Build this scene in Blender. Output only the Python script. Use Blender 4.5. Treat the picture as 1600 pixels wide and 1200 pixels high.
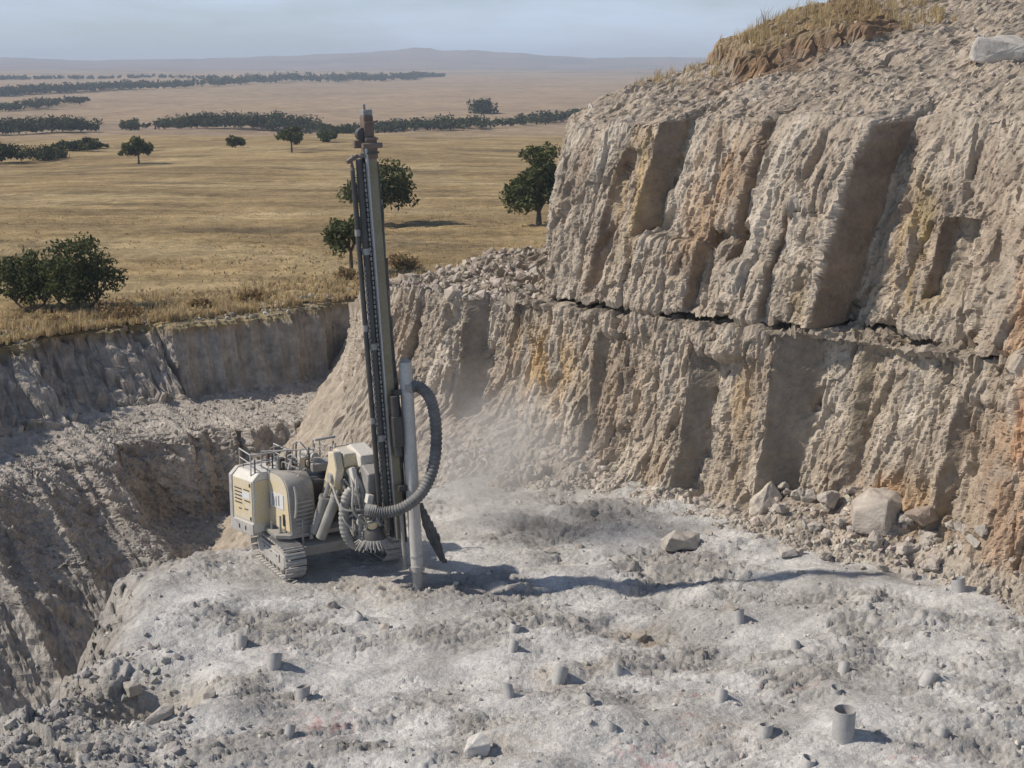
import bpy, bmesh, math, random
import numpy as np
from mathutils import Vector, Matrix

for _o in list(bpy.data.objects):
    bpy.data.objects.remove(_o)
SC = bpy.context.scene
COL = SC.collection
RNG = np.random.default_rng(11)
random.seed(5)

# ------------------------------------------------------------------ camera, sky, sun, exposure
CAM_H, PITCH, LENS = 10.0, 12.56, 50.0
cam_d = bpy.data.cameras.new('camera')
cam_d.sensor_width = 36.0
cam_d.lens = LENS
cam_d.clip_start = 0.1
cam_d.clip_end = 30000
cam = bpy.data.objects.new('camera', cam_d)
COL.objects.link(cam)
cam.location = (0, 0, CAM_H)
cam.rotation_euler = (math.radians(90 - PITCH), 0, 0)
SC.camera = cam

SUN_EL, SUN_AZ = 42.0, -4.0          # azimuth: degrees the sun stands behind the straight left
TO_SUN = Vector((-math.cos(math.radians(SUN_EL)) * math.cos(math.radians(SUN_AZ)),
                 math.cos(math.radians(SUN_EL)) * math.sin(math.radians(SUN_AZ)),
                 math.sin(math.radians(SUN_EL))))
world = bpy.data.worlds.new('World')
SC.world = world
world.use_nodes = True
wn, wl = world.node_tree.nodes, world.node_tree.links
wn.clear()
w_out = wn.new('ShaderNodeOutputWorld')
w_bg = wn.new('ShaderNodeBackground')
w_sky = wn.new('ShaderNodeTexSky')
w_sky.sky_type = 'NISHITA'
w_sky.sun_disc = False
w_sky.sun_elevation = math.radians(SUN_EL)
w_sky.sun_rotation = math.radians(-(90 - SUN_AZ))
w_sky.altitude = 900
w_sky.air_density = 1.0
w_sky.dust_density = 0.6
w_sky.ozone_density = 3.0
w_bg.inputs['Strength'].default_value = 0.08
# thin high cloud veil over the blue
w_co = wn.new('ShaderNodeTexCoord')
w_map = wn.new('ShaderNodeMapping')
w_map.inputs['Scale'].default_value = (3.0, 3.0, 16.0)
w_noise = wn.new('ShaderNodeTexNoise')
w_noise.inputs['Scale'].default_value = 1.6
w_noise.inputs['Detail'].default_value = 5
w_noise.inputs['Roughness'].default_value = 0.55
w_ramp = wn.new('ShaderNodeMapRange')
w_ramp.inputs['From Min'].default_value = 0.42
w_ramp.inputs['From Max'].default_value = 0.64
w_ramp.inputs['To Min'].default_value = 0.4
w_ramp.inputs['To Max'].default_value = 1.0
w_mix = wn.new('ShaderNodeMix')
w_mix.data_type = 'RGBA'
w_mix.inputs['B'].default_value = (8.0, 9.4, 11.6, 1)
wl.new(w_co.outputs['Generated'], w_map.inputs['Vector'])
wl.new(w_map.outputs[0], w_noise.inputs['Vector'])
wl.new(w_noise.outputs['Fac'], w_ramp.inputs['Value'])
w_sep = wn.new('ShaderNodeSeparateXYZ')
w_hor = wn.new('ShaderNodeMapRange')                 # the veil is thickest low over the land, all round
for _k, _v in (('From Min', 0.02), ('From Max', 0.5), ('To Min', 1.0), ('To Max', 0.1)):
    w_hor.inputs[_k].default_value = _v
w_mul = wn.new('ShaderNodeMath')
w_mul.operation = 'MULTIPLY'
wl.new(w_co.outputs['Generated'], w_sep.inputs[0])
wl.new(w_sep.outputs['Z'], w_hor.inputs['Value'])
wl.new(w_ramp.outputs[0], w_mul.inputs[0])
wl.new(w_hor.outputs[0], w_mul.inputs[1])
wl.new(w_mul.outputs[0], w_mix.inputs['Factor'])
wl.new(w_sky.outputs[0], w_mix.inputs['A'])
wl.new(w_mix.outputs['Result'], w_bg.inputs['Color'])
wl.new(w_bg.outputs[0], w_out.inputs['Surface'])

sun_d = bpy.data.lights.new('sun', 'SUN')
sun_d.energy = 4.6
sun_d.angle = math.radians(1.0)
sun_d.color = (1.0, 0.90, 0.77)
sun = bpy.data.objects.new('sun', sun_d)
COL.objects.link(sun)
sun.location = (-30, 5, 40)
sun.rotation_euler = TO_SUN.to_track_quat('Z', 'Y').to_euler()

SC.view_settings.view_transform = 'Standard'
SC.view_settings.look = 'None'
SC.view_settings.exposure = 0.0
SC.view_settings.gamma = 1.0
SC.view_settings.use_curve_mapping = False
SC.cycles.max_bounces = 4
SC.cycles.diffuse_bounces = 3
SC.cycles.volume_bounces = 1
SC.cycles.volume_step_rate = 2.0
SC.cycles.volume_max_steps = 128
SC.cycles.transparent_max_bounces = 8

# ------------------------------------------------------------------ numpy noise
U32 = np.uint32
def _hash(ix, iy, seed):
    with np.errstate(over='ignore'):
        h = ix.astype(np.int64).astype(U32) * U32(374761393) + iy.astype(np.int64).astype(U32) * U32(668265263) + U32((seed * 2246822519) & 0xffffffff)
        h = (h ^ (h >> U32(13))) * U32(1274126177)
        h = (h ^ (h >> U32(15))) * U32(2246822519)
        h = h ^ (h >> U32(16))
    return h
def _r(ix, iy, seed):
    return _hash(ix, iy, seed).astype(np.float32) / np.float32(4294967296.0)
def perlin(x, y, seed=0):
    x = np.asarray(x, np.float32); y = np.asarray(y, np.float32)
    ix, iy = np.floor(x), np.floor(y)
    fx, fy = x - ix, y - iy
    ux = fx * fx * fx * (fx * (fx * 6 - 15) + 10); uy = fy * fy * fy * (fy * (fy * 6 - 15) + 10)
    def g(a, b):
        t = _r(ix + a, iy + b, seed) * np.float32(6.2831853)
        return np.cos(t) * (fx - a) + np.sin(t) * (fy - b)
    n0 = g(0, 0) * (1 - ux) + g(1, 0) * ux
    n1 = g(0, 1) * (1 - ux) + g(1, 1) * ux
    return (n0 * (1 - uy) + n1 * uy) * 1.5
def fbm(x, y, octv=5, seed=0, gain=0.5):
    a, s, f = 1.0, 0.0, 1.0
    for i in range(octv):
        s = s + a * perlin(x * f + 17.3 * i, y * f - 9.1 * i, seed + i)
        a *= gain; f *= 2.03
    return s
def ridged(x, y, octv=4, seed=0, gain=0.5):
    a, s, f = 1.0, 0.0, 1.0
    for i in range(octv):
        s = s + a * (1 - np.abs(perlin(x * f + 7.7 * i, y * f + 3.1 * i, seed + i)) * 1.6)
        a *= gain; f *= 2.07
    return s - 0.9
def voro(x, y, seed=0, jit=0.95):
    x = np.asarray(x, np.float32); y = np.asarray(y, np.float32)
    ix, iy = np.floor(x), np.floor(y)
    f1 = np.full(x.shape, 9.0, np.float32); f2 = f1.copy()
    bx = np.zeros_like(f1); by = bx.copy(); dx = bx.copy(); dy = bx.copy()
    for a in (-1, 0, 1):
        for b in (-1, 0, 1):
            cx, cy = ix + a, iy + b
            px = cx + 0.5 + (_r(cx, cy, seed) - 0.5) * jit
            py = cy + 0.5 + (_r(cx, cy, seed + 101) - 0.5) * jit
            ex, ey = x - px, y - py
            d = ex * ex + ey * ey
            m = d < f1
            f2 = np.where(m, f1, np.minimum(f2, d))
            f1 = np.where(m, d, f1)
            bx = np.where(m, cx, bx); by = np.where(m, cy, by)
            dx = np.where(m, ex, dx); dy = np.where(m, ey, dy)
    return np.sqrt(f1), np.sqrt(f2), bx, by, dx, dy
def facet(x, y, seed=0, tilt=1.0):
    """broken-rock relief: every cell its own level and its own tilt"""
    wx = x + 0.2 * perlin(x * 1.3, y * 1.3, seed + 31); wy = y + 0.2 * perlin(x * 1.3, y * 1.3, seed + 32)
    f1, f2, bx, by, dx, dy = voro(wx, wy, seed)
    r = _r(bx, by, seed + 5) - 0.5
    gx = _r(bx, by, seed + 6) - 0.5; gy = _r(bx, by, seed + 7) - 0.5
    edge = np.clip((f2 - f1) / 0.10, 0, 1)
    return (0.5 * r + tilt * 3.0 * (gx * dx + gy * dy)) - 0.30 * (1 - edge)
def sstep(x, a, b):
    t = np.clip((np.asarray(x, np.float32) - a) / (b - a), 0, 1)
    return t * t * (3 - 2 * t)

# ------------------------------------------------------------------ material helpers
def nodes_of(name):
    m = bpy.data.materials.new(name)
    m.use_nodes = True
    nt = m.node_tree
    for n in list(nt.nodes):
        nt.nodes.remove(n)
    out = nt.nodes.new('ShaderNodeOutputMaterial')
    b = nt.nodes.new('ShaderNodeBsdfPrincipled')
    nt.links.new(b.outputs[0], out.inputs['Surface'])
    return m, nt, b, out
def noise(nt, scale, detail=4, rough=0.55, vec=None, stretch=None):
    n = nt.nodes.new('ShaderNodeTexNoise')
    n.inputs['Scale'].default_value = scale
    n.inputs['Detail'].default_value = detail
    n.inputs['Roughness'].default_value = rough
    if vec is None:
        c = nt.nodes.new('ShaderNodeTexCoord'); vec = c.outputs['Object']
    if stretch:
        mp = nt.nodes.new('ShaderNodeMapping'); mp.inputs['Scale'].default_value = stretch
        nt.links.new(vec, mp.inputs['Vector']); vec = mp.outputs[0]
    nt.links.new(vec, n.inputs['Vector'])
    return n.outputs['Fac']
def mrange(nt, v, a, b, c, d):
    n = nt.nodes.new('ShaderNodeMapRange')
    for k, val in zip(('From Min', 'From Max', 'To Min', 'To Max'), (a, b, c, d)):
        n.inputs[k].default_value = val
    nt.links.new(v, n.inputs['Value'])
    return n.outputs[0]
def mix(nt, fac, a, b, mode='MIX'):
    n = nt.nodes.new('ShaderNodeMix'); n.data_type = 'RGBA'; n.blend_type = mode
    for sock, val in (('Factor', fac), ('A', a), ('B', b)):
        if isinstance(val, (int, float)): n.inputs[sock].default_value = val
        elif isinstance(val, tuple): n.inputs[sock].default_value = (*val, 1) if len(val) == 3 else val
        else: nt.links.new(val, n.inputs[sock])
    return n.outputs['Result']
def bump(nt, b, h, strength=0.5, dist=0.02):
    n = nt.nodes.new('ShaderNodeBump')
    n.inputs['Strength'].default_value = strength
    n.inputs['Distance'].default_value = dist
    nt.links.new(h, n.inputs['Height'])
    nt.links.new(n.outputs[0], b.inputs['Normal'])
def rock_material(name, contrast=0.35, fine=9.0, dist=0.03, strength=0.8, chip=(7, 7, 3), cell=0.5):
    """pigment comes from the vertex colour 'tint'; grain and fine relief from noise"""
    m, nt, b, _ = nodes_of(name)
    at = nt.nodes.new('ShaderNodeAttribute'); at.attribute_name = 'tint'
    n1 = noise(nt, 1.3, 3, 0.6)
    n2 = noise(nt, fine, 3, 0.65)
    v1 = mrange(nt, n1, 0.3, 0.7, 1 - contrast, 1 + contrast)
    v2 = mrange(nt, n2, 0.3, 0.7, 1 - contrast * 0.8, 1 + contrast * 0.7)
    c = mix(nt, 1.0, at.outputs['Color'], v1, 'MULTIPLY')
    c = mix(nt, 1.0, c, v2, 'MULTIPLY')
    nt.links.new(c, b.inputs['Base Color'])
    b.inputs['Roughness'].default_value = 0.95
    b.inputs['Specular IOR Level'].default_value = 0.15
    n3 = noise(nt, fine * 2.2, 3, 0.75)
    tc = nt.nodes.new('ShaderNodeTexCoord')
    mp = nt.nodes.new('ShaderNodeMapping'); mp.inputs['Scale'].default_value = chip; mp.inputs['Rotation'].default_value = (0.12, 0.3, 0.2)
    ds = nt.nodes.new('ShaderNodeVectorMath'); ds.operation = 'ADD'
    nz = nt.nodes.new('ShaderNodeTexNoise'); nz.inputs['Scale'].default_value = 3.0; nz.inputs['Detail'].default_value = 2
    nt.links.new(tc.outputs['Object'], nz.inputs['Vector'])
    nt.links.new(tc.outputs['Object'], mp.inputs['Vector']); nt.links.new(mp.outputs[0], ds.inputs[0]); nt.links.new(nz.outputs['Color'], ds.inputs[1])
    vo = nt.nodes.new('ShaderNodeTexVoronoi'); vo.inputs['Scale'].default_value = 1.0
    nt.links.new(ds.outputs[0], vo.inputs['Vector'])
    sc_ = nt.nodes.new('ShaderNodeSeparateColor'); nt.links.new(vo.outputs['Color'], sc_.inputs[0])
    hh = nt.nodes.new('ShaderNodeMath'); hh.operation = 'MULTIPLY_ADD'; hh.inputs[1].default_value = cell
    nt.links.new(sc_.outputs[0], hh.inputs[0]); nt.links.new(n3, hh.inputs[2])
    h2 = nt.nodes.new('ShaderNodeMath'); h2.operation = 'MULTIPLY_ADD'; h2.inputs[1].default_value = -cell
    nt.links.new(vo.outputs['Distance'], h2.inputs[0]); nt.links.new(hh.outputs[0], h2.inputs[2])
    bump(nt, b, h2.outputs[0], strength, dist)
    return m
def paint(name, col, dusty=0.35, rough=0.6, dust_col=(0.46, 0.43, 0.39), metal=0.0, scale=3.0):
    """paint or metal under a coat of quarry dust: thicker on faces that look up"""
    m, nt, b, _ = nodes_of(name)
    n1 = noise(nt, scale, 6, 0.65)
    n2 = noise(nt, scale * 7, 4, 0.6)
    g = nt.nodes.new('ShaderNodeNewGeometry')
    sx = nt.nodes.new('ShaderNodeSeparateXYZ')
    nt.links.new(g.outputs['Normal'], sx.inputs[0])
    up = mrange(nt, sx.outputs['Z'], 0.1, 0.8, 0.0, 0.5)
    f = mrange(nt, n1, 0.35, 0.68, dusty * 0.35, min(1.0, dusty * 1.5))
    ad = nt.nodes.new('ShaderNodeMath'); ad.operation = 'ADD'; ad.use_clamp = True
    nt.links.new(up, ad.inputs[0]); nt.links.new(f, ad.inputs[1])
    c = mix(nt, ad.outputs[0], col, dust_col)
    c = mix(nt, 1.0, c, mrange(nt, n2, 0.3, 0.7, 0.86, 1.12), 'MULTIPLY')
    nt.links.new(c, b.inputs['Base Color'])
    b.inputs['Metallic'].default_value = metal
    b.inputs['Roughness'].default_value = rough
    bump(nt, b, n2, 0.25, 0.004)
    return m

# ------------------------------------------------------------------ object helpers
def tag(o, label=None, cat=None, group=None, kind=None):
    for k, v in (('label', label), ('category', cat), ('group', group), ('kind', kind)):
        if v is not None:
            o[k] = v
    return o
def link(name, me, mat=None, parent=None):
    o = bpy.data.objects.new(name, me)
    COL.objects.link(o)
    if mat is not None and not me.materials:
        me.materials.append(mat)
    if parent is not None:
        o.parent = parent
    return o
def raw_mesh(name, V, Fc, smooth=True, tint=None):
    """V (n,3); Fc (m,k) all faces with k corners"""
    V = np.ascontiguousarray(V, np.float32); Fc = np.ascontiguousarray(Fc, np.int32)
    me = bpy.data.meshes.new(name)
    n, (m, k) = len(V), Fc.shape
    me.vertices.add(n); me.vertices.foreach_set('co', V.ravel())
    me.loops.add(m * k); me.loops.foreach_set('vertex_index', Fc.ravel())
    me.polygons.add(m); me.polygons.foreach_set('loop_start', np.arange(0, m * k, k, dtype=np.int32))
    me.polygons.foreach_set('use_smooth', np.full(m, smooth, bool))
    if tint is not None:
        a = me.attributes.new('tint', 'FLOAT_COLOR', 'POINT')
        c = np.ones((n, 4), np.float32); c[:, :3] = tint
        a.data.foreach_set('color', c.ravel())
    me.update(calc_edges=True)
    return me
def grid_mesh(name, P, tint=None, flip=False, smooth=True):
    """P (r,c,3)"""
    r, c = P.shape[:2]
    i = np.arange(r * c).reshape(r, c)
    q = np.stack([i[:-1, :-1], i[:-1, 1:], i[1:, 1:], i[1:, :-1]], -1).reshape(-1, 4)
    if flip: q = q[:, ::-1]
    return raw_mesh(name, P.reshape(-1, 3), q, smooth, None if tint is None else tint.reshape(-1, 3))
def grid_normals(P):
    du = np.gradient(P, axis=1); dv = np.gradient(P, axis=0)
    n = np.cross(du, dv)
    return n / (np.linalg.norm(n, axis=-1, keepdims=True) + 1e-9)
def resample(pts, n, smooth=3, dens=None):
    p = np.array(pts, float)
    for _ in range(smooth):
        q = np.empty((2 * len(p), p.shape[1])); q[0::2] = p * 0.75 + np.roll(p, -1, 0) * 0.25; q[1::2] = p * 0.25 + np.roll(p, -1, 0) * 0.75
        p = np.vstack([p[:1], q[:-2], p[-1:]])
    s = np.r_[0, np.cumsum(np.linalg.norm(np.diff(p[:, :2], axis=0), axis=1))]
    if dens is None:
        t = np.linspace(0, s[-1], n)
    else:
        w = np.array([dens(*a[:2]) for a in p]); cw = np.r_[0, np.cumsum((w[1:] + w[:-1]) / 2 * np.diff(s))]
        t = np.interp(np.linspace(0, cw[-1], n), cw, s)
    return np.stack([np.interp(t, s, p[:, k]) for k in range(p.shape[1])], -1), t
def poly_dist(X, Y, line):
    d = np.full(X.shape, 1e9)
    for (ax, ay), (bx, by) in zip(line[:-1], line[1:]):
        vx, vy = bx - ax, by - ay
        t = np.clip(((X - ax) * vx + (Y - ay) * vy) / (vx * vx + vy * vy), 0, 1)
        d = np.minimum(d, np.hypot(X - ax - t * vx, Y - ay - t * vy))
    return d
def in_poly(X, Y, poly):
    ins = np.zeros(X.shape, bool)
    n = len(poly)
    for i in range(n):
        ax, ay = poly[i]; bx, by = poly[(i + 1) % n]
        c = ((ay > Y) != (by > Y)) & (X < (bx - ax) * (Y - ay) / ((by - ay) + 1e-12) + ax)
        ins ^= c
    return ins
def blob(X, Y, cx, cy, rx, ry, p=2.0):
    return np.exp(-(np.abs((X - cx) / rx) ** p + np.abs((Y - cy) / ry) ** p))
def tint_mix(T, col, w):
    return T * (1 - w[..., None]) + np.array(col, np.float32) * w[..., None]

# spots are read off the photograph once and stand in the world at their own distance
_cp, _sp, FPX = math.cos(math.radians(PITCH)), math.sin(math.radians(PITCH)), 2222.0
def on_level(u, v, z=0.0):
    dx, dy = (u - 800) / FPX, (600 - v) / FPX
    d = (dx, _cp + dy * _sp, -_sp + dy * _cp)
    t = (z - CAM_H) / d[2]
    return d[0] * t, d[1] * t
def at_dist(u, v, y):
    dx, dy = (u - 800) / FPX, (600 - v) / FPX
    d = (dx, _cp + dy * _sp, -_sp + dy * _cp)
    t = y / d[1]
    return d[0] * t, y, CAM_H + d[2] * t

M_ROCK = rock_material('cliff_rock', 0.20, 7.0, 0.045, 0.9, (6.5, 6.5, 1.8), 0.5)
M_BENCH = rock_material('dusty_rubble', 0.18, 14.0, 0.035, 1.0, (9, 16, 10), 0.5)
M_PIT = rock_material('pit_rock', 0.26, 4.0, 0.08, 0.9, (4, 4, 2.0), 0.5)
M_STONE = rock_material('loose_stone', 0.18, 9.0, 0.015, 0.7, (12, 12, 12), 0.3)

# ================================================================== THE QUARRY
RIG = (-3.834, 28.188)
# ---------------- drill bench
EDGE = [(-40, 19.0), (-12, 20.9), (-8.36, 21.57), (-7.5, 21.95), (-7.6, 24.1), (-8.1, 27.4), (-7.55, 28.8), (-6.31, 29.65), (-4.97, 30.15), (-3.3, 31.1), (-2.6, 33.0), (-3.0, 36.0), (-3.0, 46.0)]
BENCH_POLY = EDGE + [(40, 46), (40, 0), (-40, 0)]
HOLE = on_level(235, 1085)
def bench_height(X, Y):
    sd = poly_dist(X, Y, EDGE) * np.where(in_poly(X, Y, BENCH_POLY), 1, -1)
    sd = sd + 0.28 * fbm(X * 0.8, Y * 0.8, 4, 3) + 0.10 * facet(X * 1.6, Y * 1.6, 8)
    rig = np.exp(-(((X - RIG[0] - 0.2) ** 2 + (Y - RIG[1] + 0.2) ** 2) / 2.2 ** 2) ** 2)
    rough = np.clip(0.50 + 1.1 * fbm(X * 0.33 - Y * 0.1, Y * 0.55, 4, 41), 0.06, 1.2)
    left = sstep(X + 0.25 * (Y - 20), -4.2, -6.2) * sstep(Y, 24.5, 22.0)
    rough = np.maximum(rough, left * 0.8)
    a = (1 - 0.75 * rig)
    z = a * (0.18 * fbm(X * 0.22, Y * 0.28, 3, 12) + 0.10 * fbm(X * 0.6 - Y * 0.2, Y * 0.95, 3, 14))
    z = z + a * rough * (0.085 * facet(X * 0.8 - Y * 0.3, Y * 1.5, 21, 0.7) + 0.050 * facet(X * 1.5 - Y, Y * 3.4, 22) + 0.050 * facet(X * 3.2 - 2.4 * Y, Y * 7.0, 23))
    z = z + (0.006 + 0.030 * rough) * facet(X * 6 - 5 * Y, Y * 13, 24) + 0.016 * fbm(X * 4 - 2 * Y, Y * 8, 4, 25, 0.55)
    z = z + left * (0.13 * facet(X * 1.1, Y * 1.3, 51) + 0.05 * facet(X * 2.6 - Y, Y * 3, 52))
    z = z - 0.75 * blob(X, Y, HOLE[0], HOLE[1] + 0.2, 0.75, 0.95, 3) + 0.2 * blob(X, Y, HOLE[0] + 0.9, HOLE[1] - 0.7, 0.9, 0.5)
    # shoulder and drop into the pit
    z = z - 0.55 * np.clip(1 - sd / 1.5, 0, 1) ** 2
    z = z - np.clip(-sd, 0, 6.8) * 2.4 + np.where(sd < 0.4, 0.10 * facet(X * 2 + 3 * z, Y * 2, 61), 0)
    return z, sd, rough, left
SLEEVE_SPOTS = [on_level(*p_) for p_ in [(427, 1038), (472, 1088), (376, 992), (560, 968), (803, 985), (801, 1012), (874, 1050), (795, 1088), (921, 1099), (955, 1128), (965, 1044), (1126, 1090), (1154, 966), (1195, 1142), (1243, 1008), (1312, 1005), (1318, 1042), (1306, 1076), (1317, 1146), (1452, 1058), (1470, 1138), (1497, 922), (1443, 975), (1262, 1190), (1355, 948)]]
_bench0 = bench_height
def bench_height(X, Y):
    z, sd, rough, left = _bench0(X, Y)
    for (cx, cy) in SLEEVE_SPOTS:                     # drill cuttings heaped round every sleeve
        r2 = (X - cx - 0.06) ** 2 + (Y - cy) ** 2
        z = z + 0.085 * np.exp(-r2 / 0.075)
    return z, sd, rough, left
def build_bench():
    n, m = 780, 430
    u = np.linspace(-1, 1, n)[None, :]
    y = (17.2 * (36.5 / 17.2) ** np.linspace(0, 1, m))[:, None]
    Y = np.repeat(y, n, 1); X = u * (0.43 * Y + 1.2)
    Z, sd, rough, left = bench_height(X, Y)
    P = np.stack([X, Y, Z], -1)
    base = np.array((0.495, 0.482, 0.462), np.float32)
    T = np.ones(P.shape, np.float32) * base * 0.92
    dustw = sstep(fbm(X * 0.45, Y * 0.5, 4, 71) + 0.12 + 0.02 * X, -0.35, 0.35)
    T = tint_mix(T, (0.62, 0.612, 0.595), dustw * 0.85)
    T = tint_mix(T, (0.34, 0.32, 0.295), sstep(rough, 0.45, 1.1) * 0.65)
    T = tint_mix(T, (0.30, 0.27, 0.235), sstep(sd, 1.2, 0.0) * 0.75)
    T = tint_mix(T, (0.36, 0.34, 0.315), left * 0.5)
    T = tint_mix(T, (0.34, 0.27, 0.15), blob(X, Y, HOLE[0], HOLE[1], 0.7, 0.8) * 0.75)
    for (pu, pv, r, c, w) in [(1000, 985, 0.55, (0.33, 0.24, 0.13), 0.7), (860, 1060, 0.35, (0.42, 0.32, 0.2), 0.5), (930, 1045, .3, (.4, .29, .17), .5), (1130, 1150, 0.5, (0.38, 0.3, 0.21), 0.45),
                           (620, 930, 0.6, (0.40, 0.33, 0.24), 0.3), (560, 915, 0.5, (0.42, 0.36, 0.28), 0.5), (800, 1170, .8, (.45, .38, .29), .4), (340, 860, 1.2, (0.34, 0.31, 0.28), 0.6)]:
        cx, cy = on_level(pu, pv)
        T = tint_mix(T, c, blob(X, Y, cx, cy, r, r) * w * np.clip(0.6 + fbm(X * 3, Y * 3, 3, 77), 0, 1))
    # sprayed red marking paint
    for (pu, pv, rx, ry) in [(505, 1130, 0.45, 0.5), (430, 1020, 0.25, 0.3), (1110, 1088, 0.55, 0.12), (1075, 1130, 0.2, 0.25), (1420, 1188, 0.35, 0.15), (1000, 1047, 0.15, 0.12), (1230, 1070, 0.8, 0.06), (1010, 1180, .5, .3)]:
        cx, cy = on_level(pu, pv)
        w = blob(X, Y, cx, cy, rx, ry) * sstep(fbm(X * 6, Y * 5, 3, 79), 0.05, 0.4)
        T = tint_mix(T, (0.42, 0.15, 0.15), w * 0.55)
    T = T * (1 + 0.10 * fbm(X * 1.9, Y * 2.2, 4, 73))[..., None]
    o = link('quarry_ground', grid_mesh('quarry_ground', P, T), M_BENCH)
    tag(o, 'pale grey dusty rubble bench the drill rig stands on', kind='structure')
    return o
build_bench()
def ground_z(x, y):
    z = bench_height(np.array([[float(x)]]), np.array([[float(y)]]))[0]
    return float(z[0, 0])

# ---------------- right-hand quarry face, two tiers
INWARD = np.array([0.90, 0.436])
def main_wall_weight(P):        # 1 along the long straight part of the face
    return sstep(P[..., 0], -2.2, -0.4)
def notch_offset(X, Z, notches):
    o = np.zeros(X.shape, np.float32); m = np.zeros(X.shape, np.float32)
    for (xc, xd, depth, rec, z0, z1, lean, zr) in notches:
        q = X - lean * (Z - zr) + 0.05 * fbm(Z * 1.3, X * 0.2, 3, int(abs(xc) * 10))
        vis = sstep(Z, z0 - 0.1, z0 + 0.1) * sstep(Z, z1 + 0.08, z1 - 0.12)
        up = np.clip((q - xc) / (xd - xc), 0, 1); dn = np.clip((q - xd) / rec, 0, 1)
        o -= depth * (up - dn) * vis
        m = np.maximum(m, vis * sstep(q, xc - 0.02, xc + 0.03) * sstep(q, xd + 0.03, xd - 0.03))
    return o, m
def rock_disp(S, H, X, Z, lean, seed, smoothmask):
    u = S + lean * Z
    big = 0.20 * fbm(u * 0.38, H * 0.10, 3, seed)
    d = big + 0.17 * facet(u * 0.50, H * 0.11, seed + 1, 0.7) + 0.12 * facet(u * 1.2, H * 0.3 - 0.3 * u, seed + 2, 0.8)
    d2 = 0.060 * facet(u * 2.4 + 0.3 * H, H * 0.55 - 0.9 * u, seed + 3) + 0.062 * facet(u * 4.2 + 1.0 * H, H * 1.25 - 1.6 * u, seed + 4) + 0.038 * facet(u * 7.5 + 2.0 * H, H * 2.6 - 3.2 * u, seed + 6) + 0.05 * ridged(u * 2.2 + 0.5 * H, H * 0.5 - 0.5 * u, 4, seed + 5, 0.6)
    pit = sstep(fbm(u * 1.9 + 0.5 * H, H * 0.7 - 0.5 * u, 3, seed + 8), 0.34, 0.58)
    d2 = 0.92 * d2 - 0.16 * pit
    k = 1 - 0.92 * smoothmask
    return big * (1 - k) * 0.5 + d * (0.35 + 0.65 * k) * (1 - 0.5 * smoothmask) + d2 * k + 0.014 * fbm(S * 6, H * 6, 3, seed + 9)

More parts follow.
